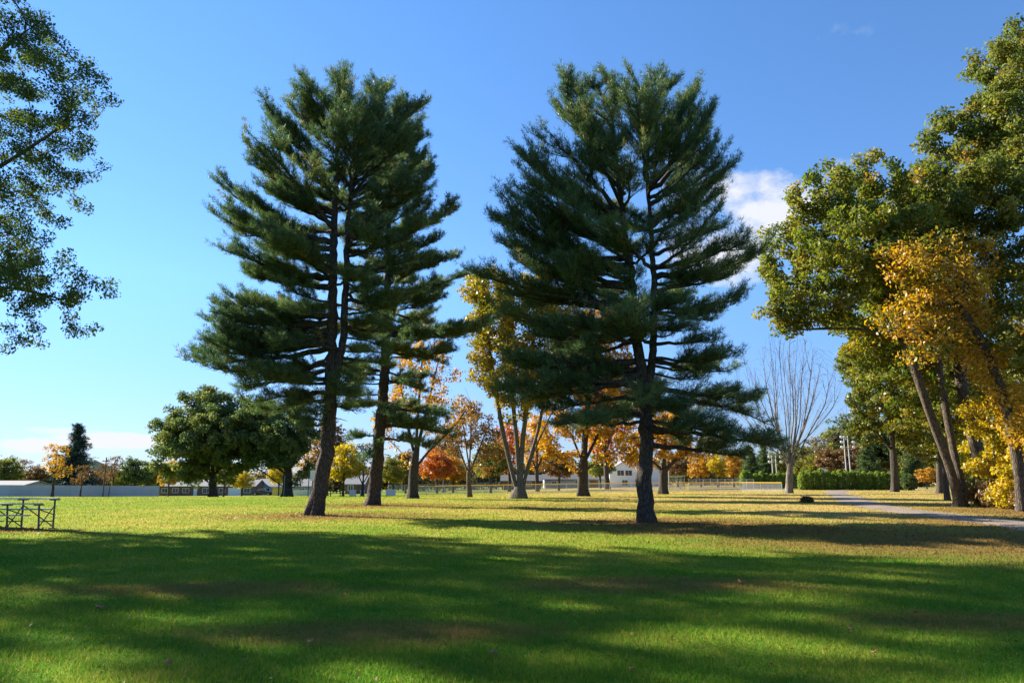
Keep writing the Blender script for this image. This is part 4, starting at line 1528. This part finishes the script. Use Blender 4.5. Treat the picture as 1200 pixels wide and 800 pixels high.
# ------------------------------------------------------------------ hedge and shrubs
def shrub_mesh(seed, rx, h, n_c, per, size, droop, col=True):
    rs = np.random.RandomState(seed)
    u = rand_dirs(rs, n_c) * (rs.uniform(0.25, 1, n_c) ** 0.4)[:, None]
    c = u * np.array((rx, rx, h * 0.5)) + np.array((0, 0, h * 0.5))
    if col:
        z = rs.uniform(0.02, 1, n_c)
        prof = np.minimum(1, 1.1 - z ** 7) * (0.8 + 0.2 * np.minimum(1, z * 5))
        a = rs.uniform(0, 6.283, n_c)
        r = rx * prof * rs.uniform(0.35, 1, n_c) ** 0.5
        c = np.stack([np.cos(a) * r, np.sin(a) * r, z * h], 1)
    c = c[c[:, 2] > 0.05]
    return leaf_cloud(c, per, 0.17, size, rs, flat=1.3, droop=-droop, clump_var=0.17, aspect=0.5)


arb = thing('arborvitae_shrub', 'clipped arborvitae shrub standing in the tall green hedge', 'shrub', (0, 0, 0), 0, 'arborvitae shrubs of the hedge')
v, f, t = shrub_mesh(5, 0.72, 2.75, 420, 12, 0.15, 0.5)
mesh_obj('foliage', np_mesh('foliage', v, [f], False, t), M['leaf_hedge'], arb)
MB().tube([(0, 0, -0.05), (0.02, 0, 0.9), (0, 0.02, 2.2)], [0.07, 0.05, 0.02], 7).build('stem', M['bark_dark'], arb)
rs_ = random.Random(4)
spots = [(px, 121.0) for px in np.arange(942, 1066, 7.3)] + [(px, 143.0) for px in np.arange(873, 936, 6.6)]
for i, (px, D) in enumerate(spots):
    p = G(px + rs_.uniform(-0.8, 0.8), D + rs_.uniform(-0.3, 0.3))
    sc = rs_.uniform(0.94, 1.08)
    if i == 0:
        arb.location = tuple(p)
    else:
        copy_tree(arb, p, rs_.uniform(0, 6.28), (sc, sc, sc * rs_.uniform(1.02, 1.12)))

bush = thing('round_bush', 'round dark green bush at the right end of the hedge', 'bush', G(1067, 116), 0)
v, f, t = shrub_mesh(6, 1.25, 2.5, 420, 13, 0.2, 0.2, False)
mesh_obj('foliage', np_mesh('foliage', v, [f], False, t), M['leaf_dark'], bush)
MB().tube([(0, 0, -0.05), (0.02, 0, 0.6), (0, 0.02, 1.4)], [0.09, 0.06, 0.02], 7).build('stem', M['bark_dark'], bush)

mound = thing('low_bush', 'low brown clump of leaves on the lawn by the path', 'bush', G(945, 54), 0)
v, f, t = shrub_mesh(7, 0.4, 0.3, 300, 14, 0.1, 0.2, False)
mesh_obj('foliage', np_mesh('foliage', v, [f], False, t), M['leaf_rust'], mound)
MB().tube([(0, 0, -0.05), (0.02, 0, 0.14), (0, 0.02, 0.3)], [0.05, 0.03, 0.01], 6).build('stem', M['bark_dark'], mound)

brush = None
for i, (px, D, h, w, mat, lab) in enumerate([
        (1154, 45.5, 1.3, 1.1, 'leaf_rust', 'brown brush beside the foot of the leaning oak'),
        (1172, 43.5, 1.6, 1.2, 'leaf_rust', 'taller brown brush between the leaning oak and the orange maple'),
        (1186, 42.0, 1.5, 1.2, 'leaf_yellow', 'yellow leaved brush left of the orange maple trunk'),
        (1214, 40.0, 1.6, 1.3, 'leaf_rust', 'brown brush at the right edge behind the orange maple'),
        (1148, 48.0, 2.0, 1.3, 'leaf_ygreen', 'yellow green brush behind the leaning oak')]):
    p = G(px, D)
    if brush is None:
        rsb2 = np.random.RandomState(15)
        brush = thing('brush', lab, 'bush', p, 0, 'brush under the right hand trees')
        u = rand_dirs(rsb2, 260) * (rsb2.uniform(0.1, 1, 260) ** 0.5)[:, None]
        c = u * np.array((1.0, 1.0, 0.5)) + np.array((0, 0, 0.52))
        v, f, t = leaf_cloud(c, 7, 0.2, 0.12, rsb2)
        mesh_obj('foliage', np_mesh('foliage', v, [f], False, t), M[mat], brush)
        tw = MB()
        for k in range(26):
            a_ = rsb2.uniform(0, 6.28)
            r_ = rsb2.uniform(0.2, 0.9)
            hh = rsb2.uniform(0.5, 1.0)
            tw.tube([(math.cos(a_) * 0.1, math.sin(a_) * 0.1, -0.02), (math.cos(a_) * r_ * 0.6, math.sin(a_) * r_ * 0.6, hh * 0.6), (math.cos(a_) * r_, math.sin(a_) * r_, hh)], [0.012, 0.009, 0.004], 4)
        tw.build('stem', M['bark_grey'], brush)
        brush.scale = (w, w, h)
        o = brush
    else:
        o = copy_tree(brush, p, i * 1.3, (w, w, h), lab)
    set_mat(o, 'foliage', M[mat])

# ------------------------------------------------------------------ built things
M['white'] = plain('white paint', (0.78, 0.78, 0.76), 0.5, var=0.06)
M['grey_panel'] = plain('pale grey screen', (0.5, 0.49, 0.5), 0.8, var=0.18, scale=0.25)
M['galv'] = plain('galvanised steel', (0.5, 0.5, 0.5), 0.45, 0.6, 0.1)
M['alu'] = plain('weathered aluminium', (0.42, 0.41, 0.39), 0.5, 0.5, 0.15)
M['steel_dark'] = plain('dark painted steel', (0.09, 0.095, 0.085), 0.5, 0.3)
M['yellow_cap'] = plain('yellow plastic fence cap', (0.75, 0.45, 0.03), 0.5, var=0.06)
M['yellow_paint'] = plain('yellow paint', (0.62, 0.45, 0.1), 0.6, var=0.08)
M['wire'] = mesh_wire_mat('woven wire', (0.4, 0.4, 0.4), 0.7)
M['brick'] = plain('red brown brick', (0.2, 0.11, 0.08), 0.9, var=0.25, scale=6)
M['roof_grey'] = plain('grey shingle', (0.24, 0.235, 0.23), 0.9, var=0.2, scale=4)
M['roof_dark'] = plain('dark shingle', (0.1, 0.1, 0.1), 0.9, var=0.2, scale=4)
M['siding_grey'] = plain('blue grey siding', (0.3, 0.33, 0.36), 0.8, var=0.08)
M['siding_tan'] = plain('tan siding', (0.42, 0.37, 0.3), 0.8, var=0.08)
M['brown_wood'] = plain('brown stained wood', (0.13, 0.085, 0.055), 0.85, var=0.2)
M['green_roof'] = plain('green metal roof', (0.12, 0.26, 0.17), 0.5, var=0.1)
M['glass'] = plain('dark window glass', (0.03, 0.035, 0.04), 0.12, var=0.1, spec=0.8)
M['pole_wood'] = plain('weathered pole wood', (0.1, 0.08, 0.065), 0.9, var=0.2)
M['car_dark'] = plain('dark car paint', (0.02, 0.022, 0.026), 0.25, 0.2, 0.05, spec=0.6)
M['tyre'] = plain('rubber', (0.02, 0.02, 0.02), 0.9)
M['lamp_glass'] = plain('floodlight glass', (0.75, 0.75, 0.72), 0.25, var=0.03, spec=0.6)
M['green_post'] = plain('green painted steel', (0.16, 0.3, 0.22), 0.5)
M['leaf_dead'] = plain('dead leaf', (0.24, 0.11, 0.05), 0.8, var=0.35, scale=20)


def house(name, label, px0, px1, D, eave, ridge, wall, roof, windows, door=None, gable_front=False, depth=9.0, chimney=None, zoff=0.0):
    """windows: (fraction along the front, sill, width, height)"""
    x0, x1 = gx(px0, D), gx(px1, D)
    cx = 0.5 * (x0 + x1)
    z = float(terrain(cx, D)) - 0.05 + zoff
    root = thing(name, label, 'house' if name.endswith('house') else 'building', (cx, D, z))
    hw = 0.5 * (x1 - x0)
    b = MB()
    if gable_front:
        b.prism([(-hw, 0), (hw, 0), (hw, eave), (0, ridge), (-hw, eave)], 0, depth)
    else:
        b.box(-hw, hw, 0, depth, 0, eave)
        for sx in (-hw, hw):
            w_ = 0.02 if sx > 0 else -0.02
            b.add([(sx, 0, eave), (sx, depth, eave), (sx, depth / 2, ridge), (sx - w_ * 5, 0, eave), (sx - w_ * 5, depth, eave), (sx - w_ * 5, depth / 2, ridge)],
                  [(0, 1, 2), (5, 4, 3), (0, 3, 4, 1), (1, 4, 5, 2), (2, 5, 3, 0)])
    b.build('wall', wall, root)
    r = MB()
    t = 0.16
    if gable_front:
        for s_ in (-1, 1):
            e = s_ * (hw + 0.35)
            ez = eave - 0.35 * (ridge - eave) / hw
            r.prism([(0, ridge + 0.01), (e, ez + 0.01), (e, ez + t), (0, ridge + t)][::s_], -0.4, depth + 0.4)
    else:
        o_ = 0.4
        ez = eave - o_ * (ridge - eave) / (depth / 2)
        for (ya, yb, za, zb) in ((-o_, depth / 2, ez, ridge), (depth + o_, depth / 2, ez, ridge)):
            q = [(-hw - 0.4, ya, za + 0.01), (hw + 0.4, ya, za + 0.01), (hw + 0.4, yb, zb + 0.01), (-hw - 0.4, yb, zb + 0.01)]
            r.add(q + [(p[0], p[1], p[2] + t) for p in q], [(0, 1, 2, 3), (7, 6, 5, 4), (0, 4, 5, 1), (1, 5, 6, 2), (2, 6, 7, 3), (3, 7, 4, 0)])
    ro = r.build('roof', roof, root)
    if chimney is not None:
        MB().box(chimney - 0.35, chimney + 0.35, depth / 2 - 0.35, depth / 2 + 0.35, ridge - 0.4, ridge + 0.9).build('chimney', M['brick'], ro)
    for (fr_, sill, w, h) in windows:
        xc = -hw + fr_ * 2 * hw
        fo = MB()
        for (xa, xb, za, zb) in ((xc - w / 2 - 0.1, xc + w / 2 + 0.1, sill - 0.1, sill), (xc - w / 2 - 0.1, xc + w / 2 + 0.1, sill + h, sill + h + 0.1),
                                 (xc - w / 2 - 0.1, xc - w / 2, sill, sill + h), (xc + w / 2, xc + w / 2 + 0.1, sill, sill + h), (xc - 0.03, xc + 0.03, sill, sill + h)):
            fo.box(xa, xb, -0.08, 0.02, za, zb)
        wo = fo.build('window', M['white'], root)
        MB().box(xc - w / 2, xc + w / 2, -0.03, 0.03, sill, sill + h).build('pane', M['glass'], wo)
    if door:
        for (fr_, w, h, mat) in door:
            xc = -hw + fr_ * 2 * hw
            d_ = MB().box(xc - w / 2, xc + w / 2, -0.07, 0.02, 0.05, h).build('door', mat, root)
            MB().box(xc + w / 2 - 0.16, xc + w / 2 - 0.08, -0.12, -0.072, 1.0, 1.1).build('handle', M['galv'], d_)
    return root


house('brick_house', 'long low brick house with white framed windows behind the rounded oak', 186, 298, 206, 2.6, 4.2, M['brick'], M['roof_grey'],
      [(0.06, 0.9, 1.5, 1.1), (0.17, 0.9, 1.5, 1.1), (0.28, 0.9, 1.6, 1.1), (0.5, 0.8, 2.2, 1.3), (0.66, 0.9, 1.5, 1.1), (0.92, 0.9, 1.6, 1.1)],
      [(0.38, 1.0, 2.1, M['white']), (0.79, 3.4, 2.2, M['white'])], chimney=4.0)
house('pale_house', 'pale house with a wide grey roof beside the dark pickup', 300, 363, 212, 2.5, 4.4, M['siding_tan'], M['roof_grey'],
      [(0.2, 0.9, 1.4, 1.1), (0.85, 0.9, 1.4, 1.1)], [(0.55, 1.0, 2.1, M['white'])])
house('grey_roofed_house', 'low grey roofed house at the left edge behind the screen fence', -60, 26, 152, 2.2, 3.0, M['siding_tan'], M['roof_grey'], [(0.4, 0.9, 1.4, 1.1), (0.8, 0.9, 1.4, 1.1)])
house('small_house', 'small dark brick house with a grey roof between the left pine trunks', 404, 426, 180, 2.4, 4.4, M['brick'], M['roof_grey'], [(0.3, 0.9, 1.1, 1.1)], [(0.7, 0.9, 2.0, M['brown_wood'])])
house('white_house', 'tall white house behind the lone pine trunk', 715, 774, 196, 4.4, 8.2, M['white'], M['roof_grey'],
      [(0.22, 3.0, 1.7, 1.3), (0.38, 3.0, 1.7, 1.3), (0.75, 3.0, 1.6, 1.3), (0.3, 0.6, 1.4, 1.2)], [(0.55, 1.0, 2.1, M['brown_wood'])], gable_front=True)
house('long_shed', 'long blue grey shed behind the outfield fence', 638, 716, 200, 2.3, 3.6, M['siding_grey'], M['roof_dark'], [(0.15, 1.0, 1.2, 0.9), (0.5, 1.0, 1.2, 0.9)], [(0.75, 2.2, 2.0, M['brown_wood'])])
house('brown_house', 'low brown house behind the fan of pale stems', 588, 634, 190, 2.2, 3.6, M['brown_wood'], M['roof_dark'], [(0.25, 0.9, 1.2, 0.9), (0.7, 0.9, 1.2, 0.9)])
house('garden_shed', 'small yellow shed beside the trunk of the low limbed oak', 319, 333, 178, 2.1, 2.9, M['yellow_paint'], M['roof_grey'], [], [(0.5, 1.0, 1.9, M['yellow_paint'])], depth=3.0)


def fence(name, label, line, h, post_every, post_mat, wire_mat, cap_mat=None, cap_r=0.04, rails=(), post_r=0.03, solid=0.0, group=None):
    line = [np.array((gx(px, D), D)) for px, D in line]
    o = line[0]
    z0 = float(terrain(*o))
    root = thing(name, label, 'fence', (o[0], o[1], z0), 0, group)
    seg = [np.linalg.norm(b - a_) for a_, b in zip(line[:-1], line[1:])]
    total = sum(seg)
    cum = np.concatenate([[0], np.cumsum(seg)])

    def at(s):
        x = np.interp(s, cum, [p[0] for p in line])
        y = np.interp(s, cum, [p[1] for p in line])
        return Vector((x - o[0], y - o[1], float(terrain(x, y)) - z0))
    n = int(total / post_every)
    ss = np.linspace(0, total, n + 1)
    for s_ in ss:
        p = at(s_)
        MB().tube([p + Vector((0, 0, -0.1)), p + Vector((0, 0, h))], post_r, 7).build('post', post_mat, root)
    w = MB()
    for a_, b in zip(ss[:-1], ss[1:]):
        p, q = at(a_), at(b)
        u = (q - p).normalized()
        nrm = Vector((-u.y, u.x, 0)) * 0.006
        p, q = p + nrm * (6 if solid else 0), q + nrm * (6 if solid else 0)
        lo, hi = Vector((0, 0, 0.04)), Vector((0, 0, h - 0.03))
        if solid:
            w.add([p + lo - nrm, q + lo - nrm, q + lo + nrm, p + lo + nrm, p + hi - nrm, q + hi - nrm, q + hi + nrm, p + hi + nrm],
                  [(3, 2, 1, 0), (4, 5, 6, 7), (0, 1, 5, 4), (1, 2, 6, 5), (2, 3, 7, 6), (3, 0, 4, 7)])
        else:
            w.add([p + lo, q + lo, q + hi, p + hi], [(0, 1, 2, 3)])
    w.build('panel' if solid else 'mesh', wire_mat, root)
    for z in rails:
        MB().tube([at(s_) + Vector((0, 0, z)) for s_ in ss], 0.022, 6).build('rail', post_mat, root)
    if cap_mat:
        MB().tube([at(s_) + Vector((0, 0, h + cap_r * 0.6)) for s_ in ss], cap_r, 8).build('cap', cap_mat, root)
    return root


fence('screen_fence', 'long pale grey screen fence across the far left of the field', [(-90, 122), (40, 130), (186, 142)], 2.0, 2.9, M['galv'], M['grey_panel'], solid=1)
fence('outfield_fence', 'low chain-link outfield fence with a yellow cap behind the tree trunks', [(478, 112), (560, 108), (650, 106), (750, 104), (855, 103), (917, 97)], 1.2, 2.9, M['galv'], M['wire'], M['yellow_cap'], 0.055)
fence('silver_fence', 'silver chain-link fence with close posts in front of the golden trees', [(808, 120), (884, 122)], 1.75, 1.2, M['galv'], M['wire'], None, 0.03, (0.1, 0.9, 1.73), 0.035)
fence('backstop_fence', 'grey chain-link fence far behind the thinly leaved maple', [(455, 150), (585, 145)], 1.8, 2.6, M['galv'], M['wire'], None, 0.03, (1.75,), 0.035)

# dugout
dg = thing('dugout', 'open dugout with a green roof right of the lone pine trunk', 'dugout', G(792, 118))
for (x, y) in ((-1.45, 0), (0, 0), (1.45, 0), (-1.45, 2.4), (1.45, 2.4)):
    MB().tube([(x, y, -0.1), (x, y, 2.2)], 0.04, 8).build('post', M['galv'], dg)
MB().add([(-1.7, -0.3, 2.2), (1.7, -0.3, 2.25), (1.7, 2.8, 2.05), (-1.7, 2.8, 2.0), (-1.7, -0.3, 2.32), (1.7, -0.3, 2.37), (1.7, 2.8, 2.17), (-1.7, 2.8, 2.12)],
         [(3, 2, 1, 0), (4, 5, 6, 7), (0, 1, 5, 4), (1, 2, 6, 5), (2, 3, 7, 6), (3, 0, 4, 7)]).build('roof', M['green_roof'], dg)
MB().add([(-1.45, 0.0, 0.05), (1.45, 0.0, 0.05), (1.45, 0.0, 1.9), (-1.45, 0.0, 1.9)], [(0, 1, 2, 3)]).build('mesh', M['wire'], dg)
MB().box(-1.3, 1.3, 1.7, 2.05, 0.42, 0.47).box(-1.2, -1.12, 1.75, 2.0, 0, 0.42).box(1.12, 1.2, 1.75, 2.0, 0, 0.42).build('bench', M['alu'], dg)


def pole(name, label, px, D, h, r, mat, cat='pole', taper=0.75):
    root = thing(name, label, cat, G(px, D))
    MB().tube([(0, 0, -0.2), (0, 0, h * 0.5), (0, 0, h)], [r, r * (1 + taper) / 2, r * taper], 9).build('shaft', mat, root)
    return root


for px, D, h, lab in ((120.5, 134, 6.9, 'taller dark utility pole in front of the grey fence'), (127.5, 136, 6.0, 'shorter thin utility pole in front of the grey fence')):
    p = pole('utility_pole', lab, px, D, h, 0.13 if h > 6.5 else 0.08, M['pole_wood'])
    MB().box(-0.7, 0.7, -0.05, 0.05, h - 0.75, h - 0.62).build('crossarm', M['pole_wood'], p)
    for k in (-0.55, 0.55):
        MB().tube([(k, 0, h - 0.62), (k, 0, h - 0.45)], [0.05, 0.03], 7).build('insulator', M['galv'], p)
pole('thin_pole', 'pale thin pole beside the green roofed dugout', 784.5, 116, 4.0, 0.06, M['galv'])
gp = pole('green_pole', 'thin green pole in front of the low limbed oak', 332.5, 98, 2.75, 0.045, M['green_post'])
MB().tube([(0, 0, 2.75), (0, 0, 2.8)], [0.06, 0.03], 8).build('pole_cap', M['green_post'], gp)

bd = thing('square_board', 'white square board on a dark post left of the bent pine trunk', 'sign', G(361, 94))
MB().tube([(0, 0, -0.1), (0, 0, 3.35)], [0.06, 0.05], 8).build('post', M['steel_dark'], bd)
MB().box(0.16, 1.02, -0.06, -0.02, 2.05, 3.3).build('board', M['white'], bd, 0.01)
MB().box(0.04, 0.16, -0.05, -0.03, 2.3, 2.38).box(0.04, 0.16, -0.05, -0.03, 3.0, 3.08).build('bracket', M['steel_dark'], bd)

# white low boxes by the trunks
for (px0, px1, D, h, lab) in ((409.5, 417, 98, 0.82, 'square white box just left of the straight pine trunk'), (422, 427, 99, 0.8, 'narrow white box against the left side of the straight pine trunk'),
                              (440, 447, 99, 0.82, 'narrow white box against the right side of the straight pine trunk'), (452, 463.5, 97, 0.86, 'widest white box, right of the straight pine')):
    w = gx(px1, D) - gx(px0, D)
    r = thing('white_box', lab, 'box', G(0.5 * (px0 + px1), D), 0.15, 'white boxes behind the straight pine')
    MB().box(-w / 2, w / 2, -0.35, 0.35, 0.06, h - 0.07).build('body', M['white'], r, 0.02)
    MB().box(-w / 2 - 0.03, w / 2 + 0.03, -0.38, 0.38, h - 0.067, h).build('lid', M['white'], r, 0.015)
    for sx in (-1, 1):
        MB().box(sx * (w / 2 - 0.1) - 0.05, sx * (w / 2 - 0.1) + 0.05, -0.3, 0.3, -0.03, 0.057).build('foot', M['steel_dark'], r)
wb = thing('low_board_fence', 'low white board barrier left of the bent pine trunk', 'barrier', G(353, 118))
MB().box(-1.25, 1.25, -0.02, 0.02, 0.12, 0.98).build('panel', M['white'], wb, 0.01)
for k in (-1.2, 0, 1.2):
    MB().box(k - 0.05, k + 0.05, 0.023, 0.12, -0.1, 1.0).build('post', M['galv'], wb)

# picnic table
pt = thing('picnic_table', 'dark picnic table under the small yellow tree', 'table', G(393, 96), 0.2)
MB().box(-0.9, 0.9, -0.38, -0.14, 0.71, 0.75).box(-0.9, 0.9, -0.12, 0.12, 0.71, 0.75).box(-0.9, 0.9, 0.14, 0.38, 0.71, 0.75).build('tabletop', M['brown_wood'], pt)
for sy in (-0.72, 0.72):
    MB().box(-0.9, 0.9, sy - 0.13, sy + 0.13, 0.42, 0.46).build('seat', M['brown_wood'], pt)
for sx in (-0.6, 0.6):
    for sy in (-1, 1):
        MB().tube([(sx, sy * 0.25, 0.71), (sx, sy * 0.7, -0.03)], 0.045, 4).build('leg', M['brown_wood'], pt)

# white scoreboard behind the hedge
sb_ = thing('white_scoreboard', 'white peaked board showing above the hedge', 'sign', G(966, 132))
for k in (-0.6, 0.6):
    MB().tube([(k, 0, -0.1), (k, 0, 3.1)], 0.06, 7).build('post', M['galv'], sb_)
MB().prism([(-0.8, 2.4), (0.8, 2.4), (0.8, 3.35), (0, 3.6), (-0.8, 3.35)], -0.24, -0.07).build('board', M['white'], sb_)

# floodlight poles
for (px, D, h, lamps, lab) in ((996.5, 142, 9.9, 6, 'tall twin floodlight pole with white lamps above the hedge'), (909.5, 150, 6.4, 4, 'twin pale floodlight pole half hidden by the lone pine branches')):
    r = thing('floodlight_pole', lab, 'floodlight', G(px, D), 0.25, 'floodlights of the ball field')
    for dx in (-0.42, 0.42):
        MB().tube([(dx * 1.15, 0, -0.1), (dx, 0, h)], [0.13, 0.09], 8).build('shaft', M['galv'], r)
    for q in range(lamps // 2):
        z = h - 0.5 - q * 0.95
        MB().box(-1.5, 1.5, -0.17, -0.1, z - 0.05, z + 0.05).build('crossarm', M['steel_dark'], r)
        for k in (-1.3, 1.3):
            lm = MB().tube([(k, -0.1, z + 0.3), (k, -0.3, z + 0.24), (k, -0.52, z + 0.16)], [0.1, 0.24, 0.32], 12).build('lamp', M['alu'], r)
            MB().tube([(k, -0.522, z + 0.16), (k, -0.56, z + 0.147)], [0.3, 0.26], 12).build('lens', M['lamp_glass'], lm)

# dark pickup
pk = thing('pickup_truck', 'dark pickup truck parked in front of the pale house', 'truck', G(308, 186))
MB().prism([(-2.55, 0.45), (2.5, 0.45), (2.55, 0.95), (2.45, 1.05), (0.3, 1.08), (-1.3, 1.1), (-2.45, 1.02), (-2.6, 0.8)], -0.9, 0.9).build('body', M['car_dark'], pk, 0.06)
cb = MB().prism([(-1.35, 1.103), (-0.75, 1.78), (0.45, 1.8), (0.62, 1.103)], -0.78, 0.78).build('cab', M['car_dark'], pk, 0.05)
MB().prism([(-1.1, 1.16), (-0.68, 1.68), (-0.2, 1.7), (-0.2, 1.16)], -0.80, -0.783).build('window', M['glass'], cb)
MB().prism([(-0.1, 1.16), (-0.1, 1.7), (0.4, 1.7), (0.5, 1.16)], -0.80, -0.783).build('window', M['glass'], cb)
for x in (-1.65, 1.6):
    for y in (-0.86, 0.86):
        wh = MB().tube([(x, y - 0.12, 0.38), (x, y + 0.12, 0.38)], 0.39, 18).build('wheel', M['tyre'], pk)
        MB().tube([(x, y - 0.13, 0.38), (x, y - 0.122, 0.38)] if y < 0 else [(x, y + 0.122, 0.38), (x, y + 0.13, 0.38)], 0.22, 14).build('rim', M['alu'], wh)
MB().box(-2.62, -2.56, -0.8, -0.5, 0.72, 0.9).build('headlight', M['lamp_glass'], pk)
MB().box(-2.62, -2.56, 0.5, 0.8, 0.72, 0.9).build('headlight', M['lamp_glass'], pk)

# ------------------------------------------------------------------ bleacher at the left edge
DBL = dist(619)
bl_o = G(30, DBL)
bl = thing('bleacher', 'small metal bleacher with crossed braces at the left edge', 'bleacher', bl_o)


def bp(cx, cy, dd=0.0):
    """point of the bleacher from the enlarged view of the photograph"""
    return Vector(P(cx * 120 / 1067, 560 + cy * 90 / 800, DBL + dd) - bl_o)


for off in (-330, 0, 330):                      # trusses, one outside the frame
    tb0, tb1 = bp(245 + off, 219), bp(220 + off, 528)
    tc0, tc1 = bp(79 + off, 273, -0.45), bp(70 + off, 536, -0.45)
    for a_, b in ((tb0, tb1), (tc0, tc1)):
        lg = MB().tube([Vector((b.x, b.y, -0.02)), a_], 0.03, 6).build('leg', M['steel_dark'], bl)
        MB().box(b.x - 0.09, b.x + 0.09, b.y - 0.06, b.y + 0.06, 0.0, 0.03).build('foot', M['steel_dark'], lg)
    MB().tube([tb0 + Vector((0, 0, -0.22)), Vector((tc1.x, tc1.y, 0.08))], 0.018, 5).build('brace', M['steel_dark'], bl)
    MB().tube([tc0 + Vector((0, 0, -0.16)), Vector((tb1.x, tb1.y, 0.45))], 0.018, 5).build('brace', M['steel_dark'], bl)
    MB().tube([Vector((tc1.x, tc1.y, 0.25)), Vector((tb1.x, tb1.y, 0.25))], 0.018, 5).build('brace', M['steel_dark'], bl)
    for q in (tb0, tc0):
        MB().box(q.x - 0.09, q.x + 0.09, q.y - 0.16, q.y + 0.16, q.z - 0.035, q.z).build('seat_bracket', M['steel_dark'], bl)
MB().tube([bp(250, 285, 0.04), bp(540, 495, 0.04)], 0.02, 5).build('brace', M['steel_dark'], bl)
MB().tube([bp(-80, 285, 0.04), bp(210, 495, 0.04)], 0.02, 5).build('brace', M['steel_dark'], bl)
L_, R_ = bp(-480, 219).x, bp(600, 219).x
zt = bp(245, 219).z
for (z, y, hd, xr, mat) in ((zt + 0.002, 0.0, 0.13, R_, 'alu'), (bp(79, 273, -0.45).z + 0.002, -0.45, 0.13, bp(520, 219).x, 'alu'),
                            (bp(0, 328).z, -0.1, 0.11, bp(560, 219).x, 'alu'), (bp(0, 385).z, -0.62, 0.11, bp(440, 219).x, 'alu'), (bp(0, 440).z, -0.9, 0.13, bp(230, 219).x, 'alu')):
    MB().box(L_, xr, y - hd, y + hd, z, z + 0.038).build('seat_plank' if hd > 0.12 else 'foot_plank', M[mat], bl)


# ------------------------------------------------------------------ fallen leaves
def fallen_leaf_mesh(seed, size):
    rs = np.random.RandomState(seed)
    n = 11
    an = np.linspace(0, 2 * math.pi, n, endpoint=False)
    rad = size * (0.55 + 0.45 * np.abs(np.cos(an * 2.5))) * rs.uniform(0.85, 1.1, n)
    curl = size * 0.5 * (rad / size) ** 2
    v = np.concatenate([[(0, 0, 0.0)], np.column_stack([np.cos(an) * rad, np.sin(an) * rad * 0.8, curl * rs.uniform(0.4, 1.2, n)])])
    v = np.concatenate([v, v + np.array((0, 0, 0.0025))])
    f = []
    for i in range(n):
        j = (i + 1) % n
        f += [(0, 1 + j, 1 + i), (n + 1, n + 2 + i, n + 2 + j)]
    e = np.array([(1 + i, 1 + (i + 1) % n, n + 2 + (i + 1) % n, n + 2 + i) for i in range(n)])
    return np_mesh('leaf', v, [np.array(f), e])


def on_lawn(px, py):
    D = dist(py)
    return (gx(px, D), D)


src = None
for i, (px, py, s_, lab) in enumerate([
        (128, 717, 0.085, 'large curled brown leaf on the shaded lawn at left'), (862, 686, 0.085, 'dark curled leaf standing up on the shaded lawn at right'),
        (579, 771, 0.06, 'pale brown leaf lying on the lawn near the bottom middle'),
        (213, 783, 0.045, None), (372, 757, 0.05, None), (1010, 770, 0.045, None), (1192, 778, 0.05, None), (410, 700, 0.04, None), (905, 622, 0.08, None), (735, 790, 0.04, None), (660, 735, 0.045, None), (1060, 722, 0.045, None), (300, 660, 0.05, None), (985, 742, 0.04, None)]):
    me = fallen_leaf_mesh(i, s_) if i < 3 else None
    x, y = on_lawn(px, py)
    if i < 3:
        o = mesh_obj('fallen_leaf', me, M['leaf_dead'])
        src = o
    else:
        o = src.copy()
        link(o)
        o.scale = (s_ / 0.06,) * 3
    o.location = (x, y, 0.045)
    o.rotation_euler = (0.5 * math.sin(i * 3.1) + (0.7 if i == 1 else 0), 0.4 * math.cos(i * 2.3), i * 1.9)
    tag(o, lab or 'small brown leaf fallen on the grass', 'leaf', 'fallen leaves on the lawn')


def build_litter():
    rs = np.random.RandomState(77)
    C_ = []
    for (x, y, rx, ry, s_) in LITTER:
        n = int(900 * s_ * min(1, rx * ry / 30) * (0.25 if y < 16 else 3.0 if x > 10 else 1.6))
        u = rs.randn(n, 2) * 0.5
        C_.append(np.column_stack([x + u[:, 0] * rx, y + u[:, 1] * ry]))
    n = 1300
    d = np.exp(rs.uniform(math.log(5), math.log(60), n))
    C_.append(np.column_stack([d * np.tan(rs.uniform(-0.75, 0.75, n)), d]))
    xy = np.concatenate(C_)
    n = len(xy)
    c = np.column_stack([xy, terrain(xy[:, 0], xy[:, 1]) + rs.uniform(0.02, 0.05, n)])
    nrm = rand_dirs(rs, n) * 0.6 + np.array((0, 0, 0.8))
    nrm /= np.linalg.norm(nrm, axis=1)[:, None]
    a_ = rand_dirs(rs, n)
    a_ -= (a_ * nrm).sum(1)[:, None] * nrm
    a_ /= np.linalg.norm(a_, axis=1)[:, None]
    b = np.cross(nrm, a_)
    s_ = (rs.uniform(0.012, 0.03, n) * np.clip(xy[:, 1] / 14, 0.9, 1.6))[:, None]
    v = np.stack([c - a_ * s_, c + b * s_ * 0.6 + nrm * s_ * 0.3, c + a_ * s_, c - b * s_ * 0.6 + nrm * s_ * 0.3], 1).reshape(-1, 3)
    o = mesh_obj('leaf_litter', np_mesh('leaf_litter', v, [np.arange(4 * n).reshape(-1, 4)], False, np.repeat(rs.rand(n), 4)), M['leaf_rust'])
    tag(o, 'brown leaves scattered thinly over the lawn and under the pines', 'leaf litter', kind='stuff')


build_litter()
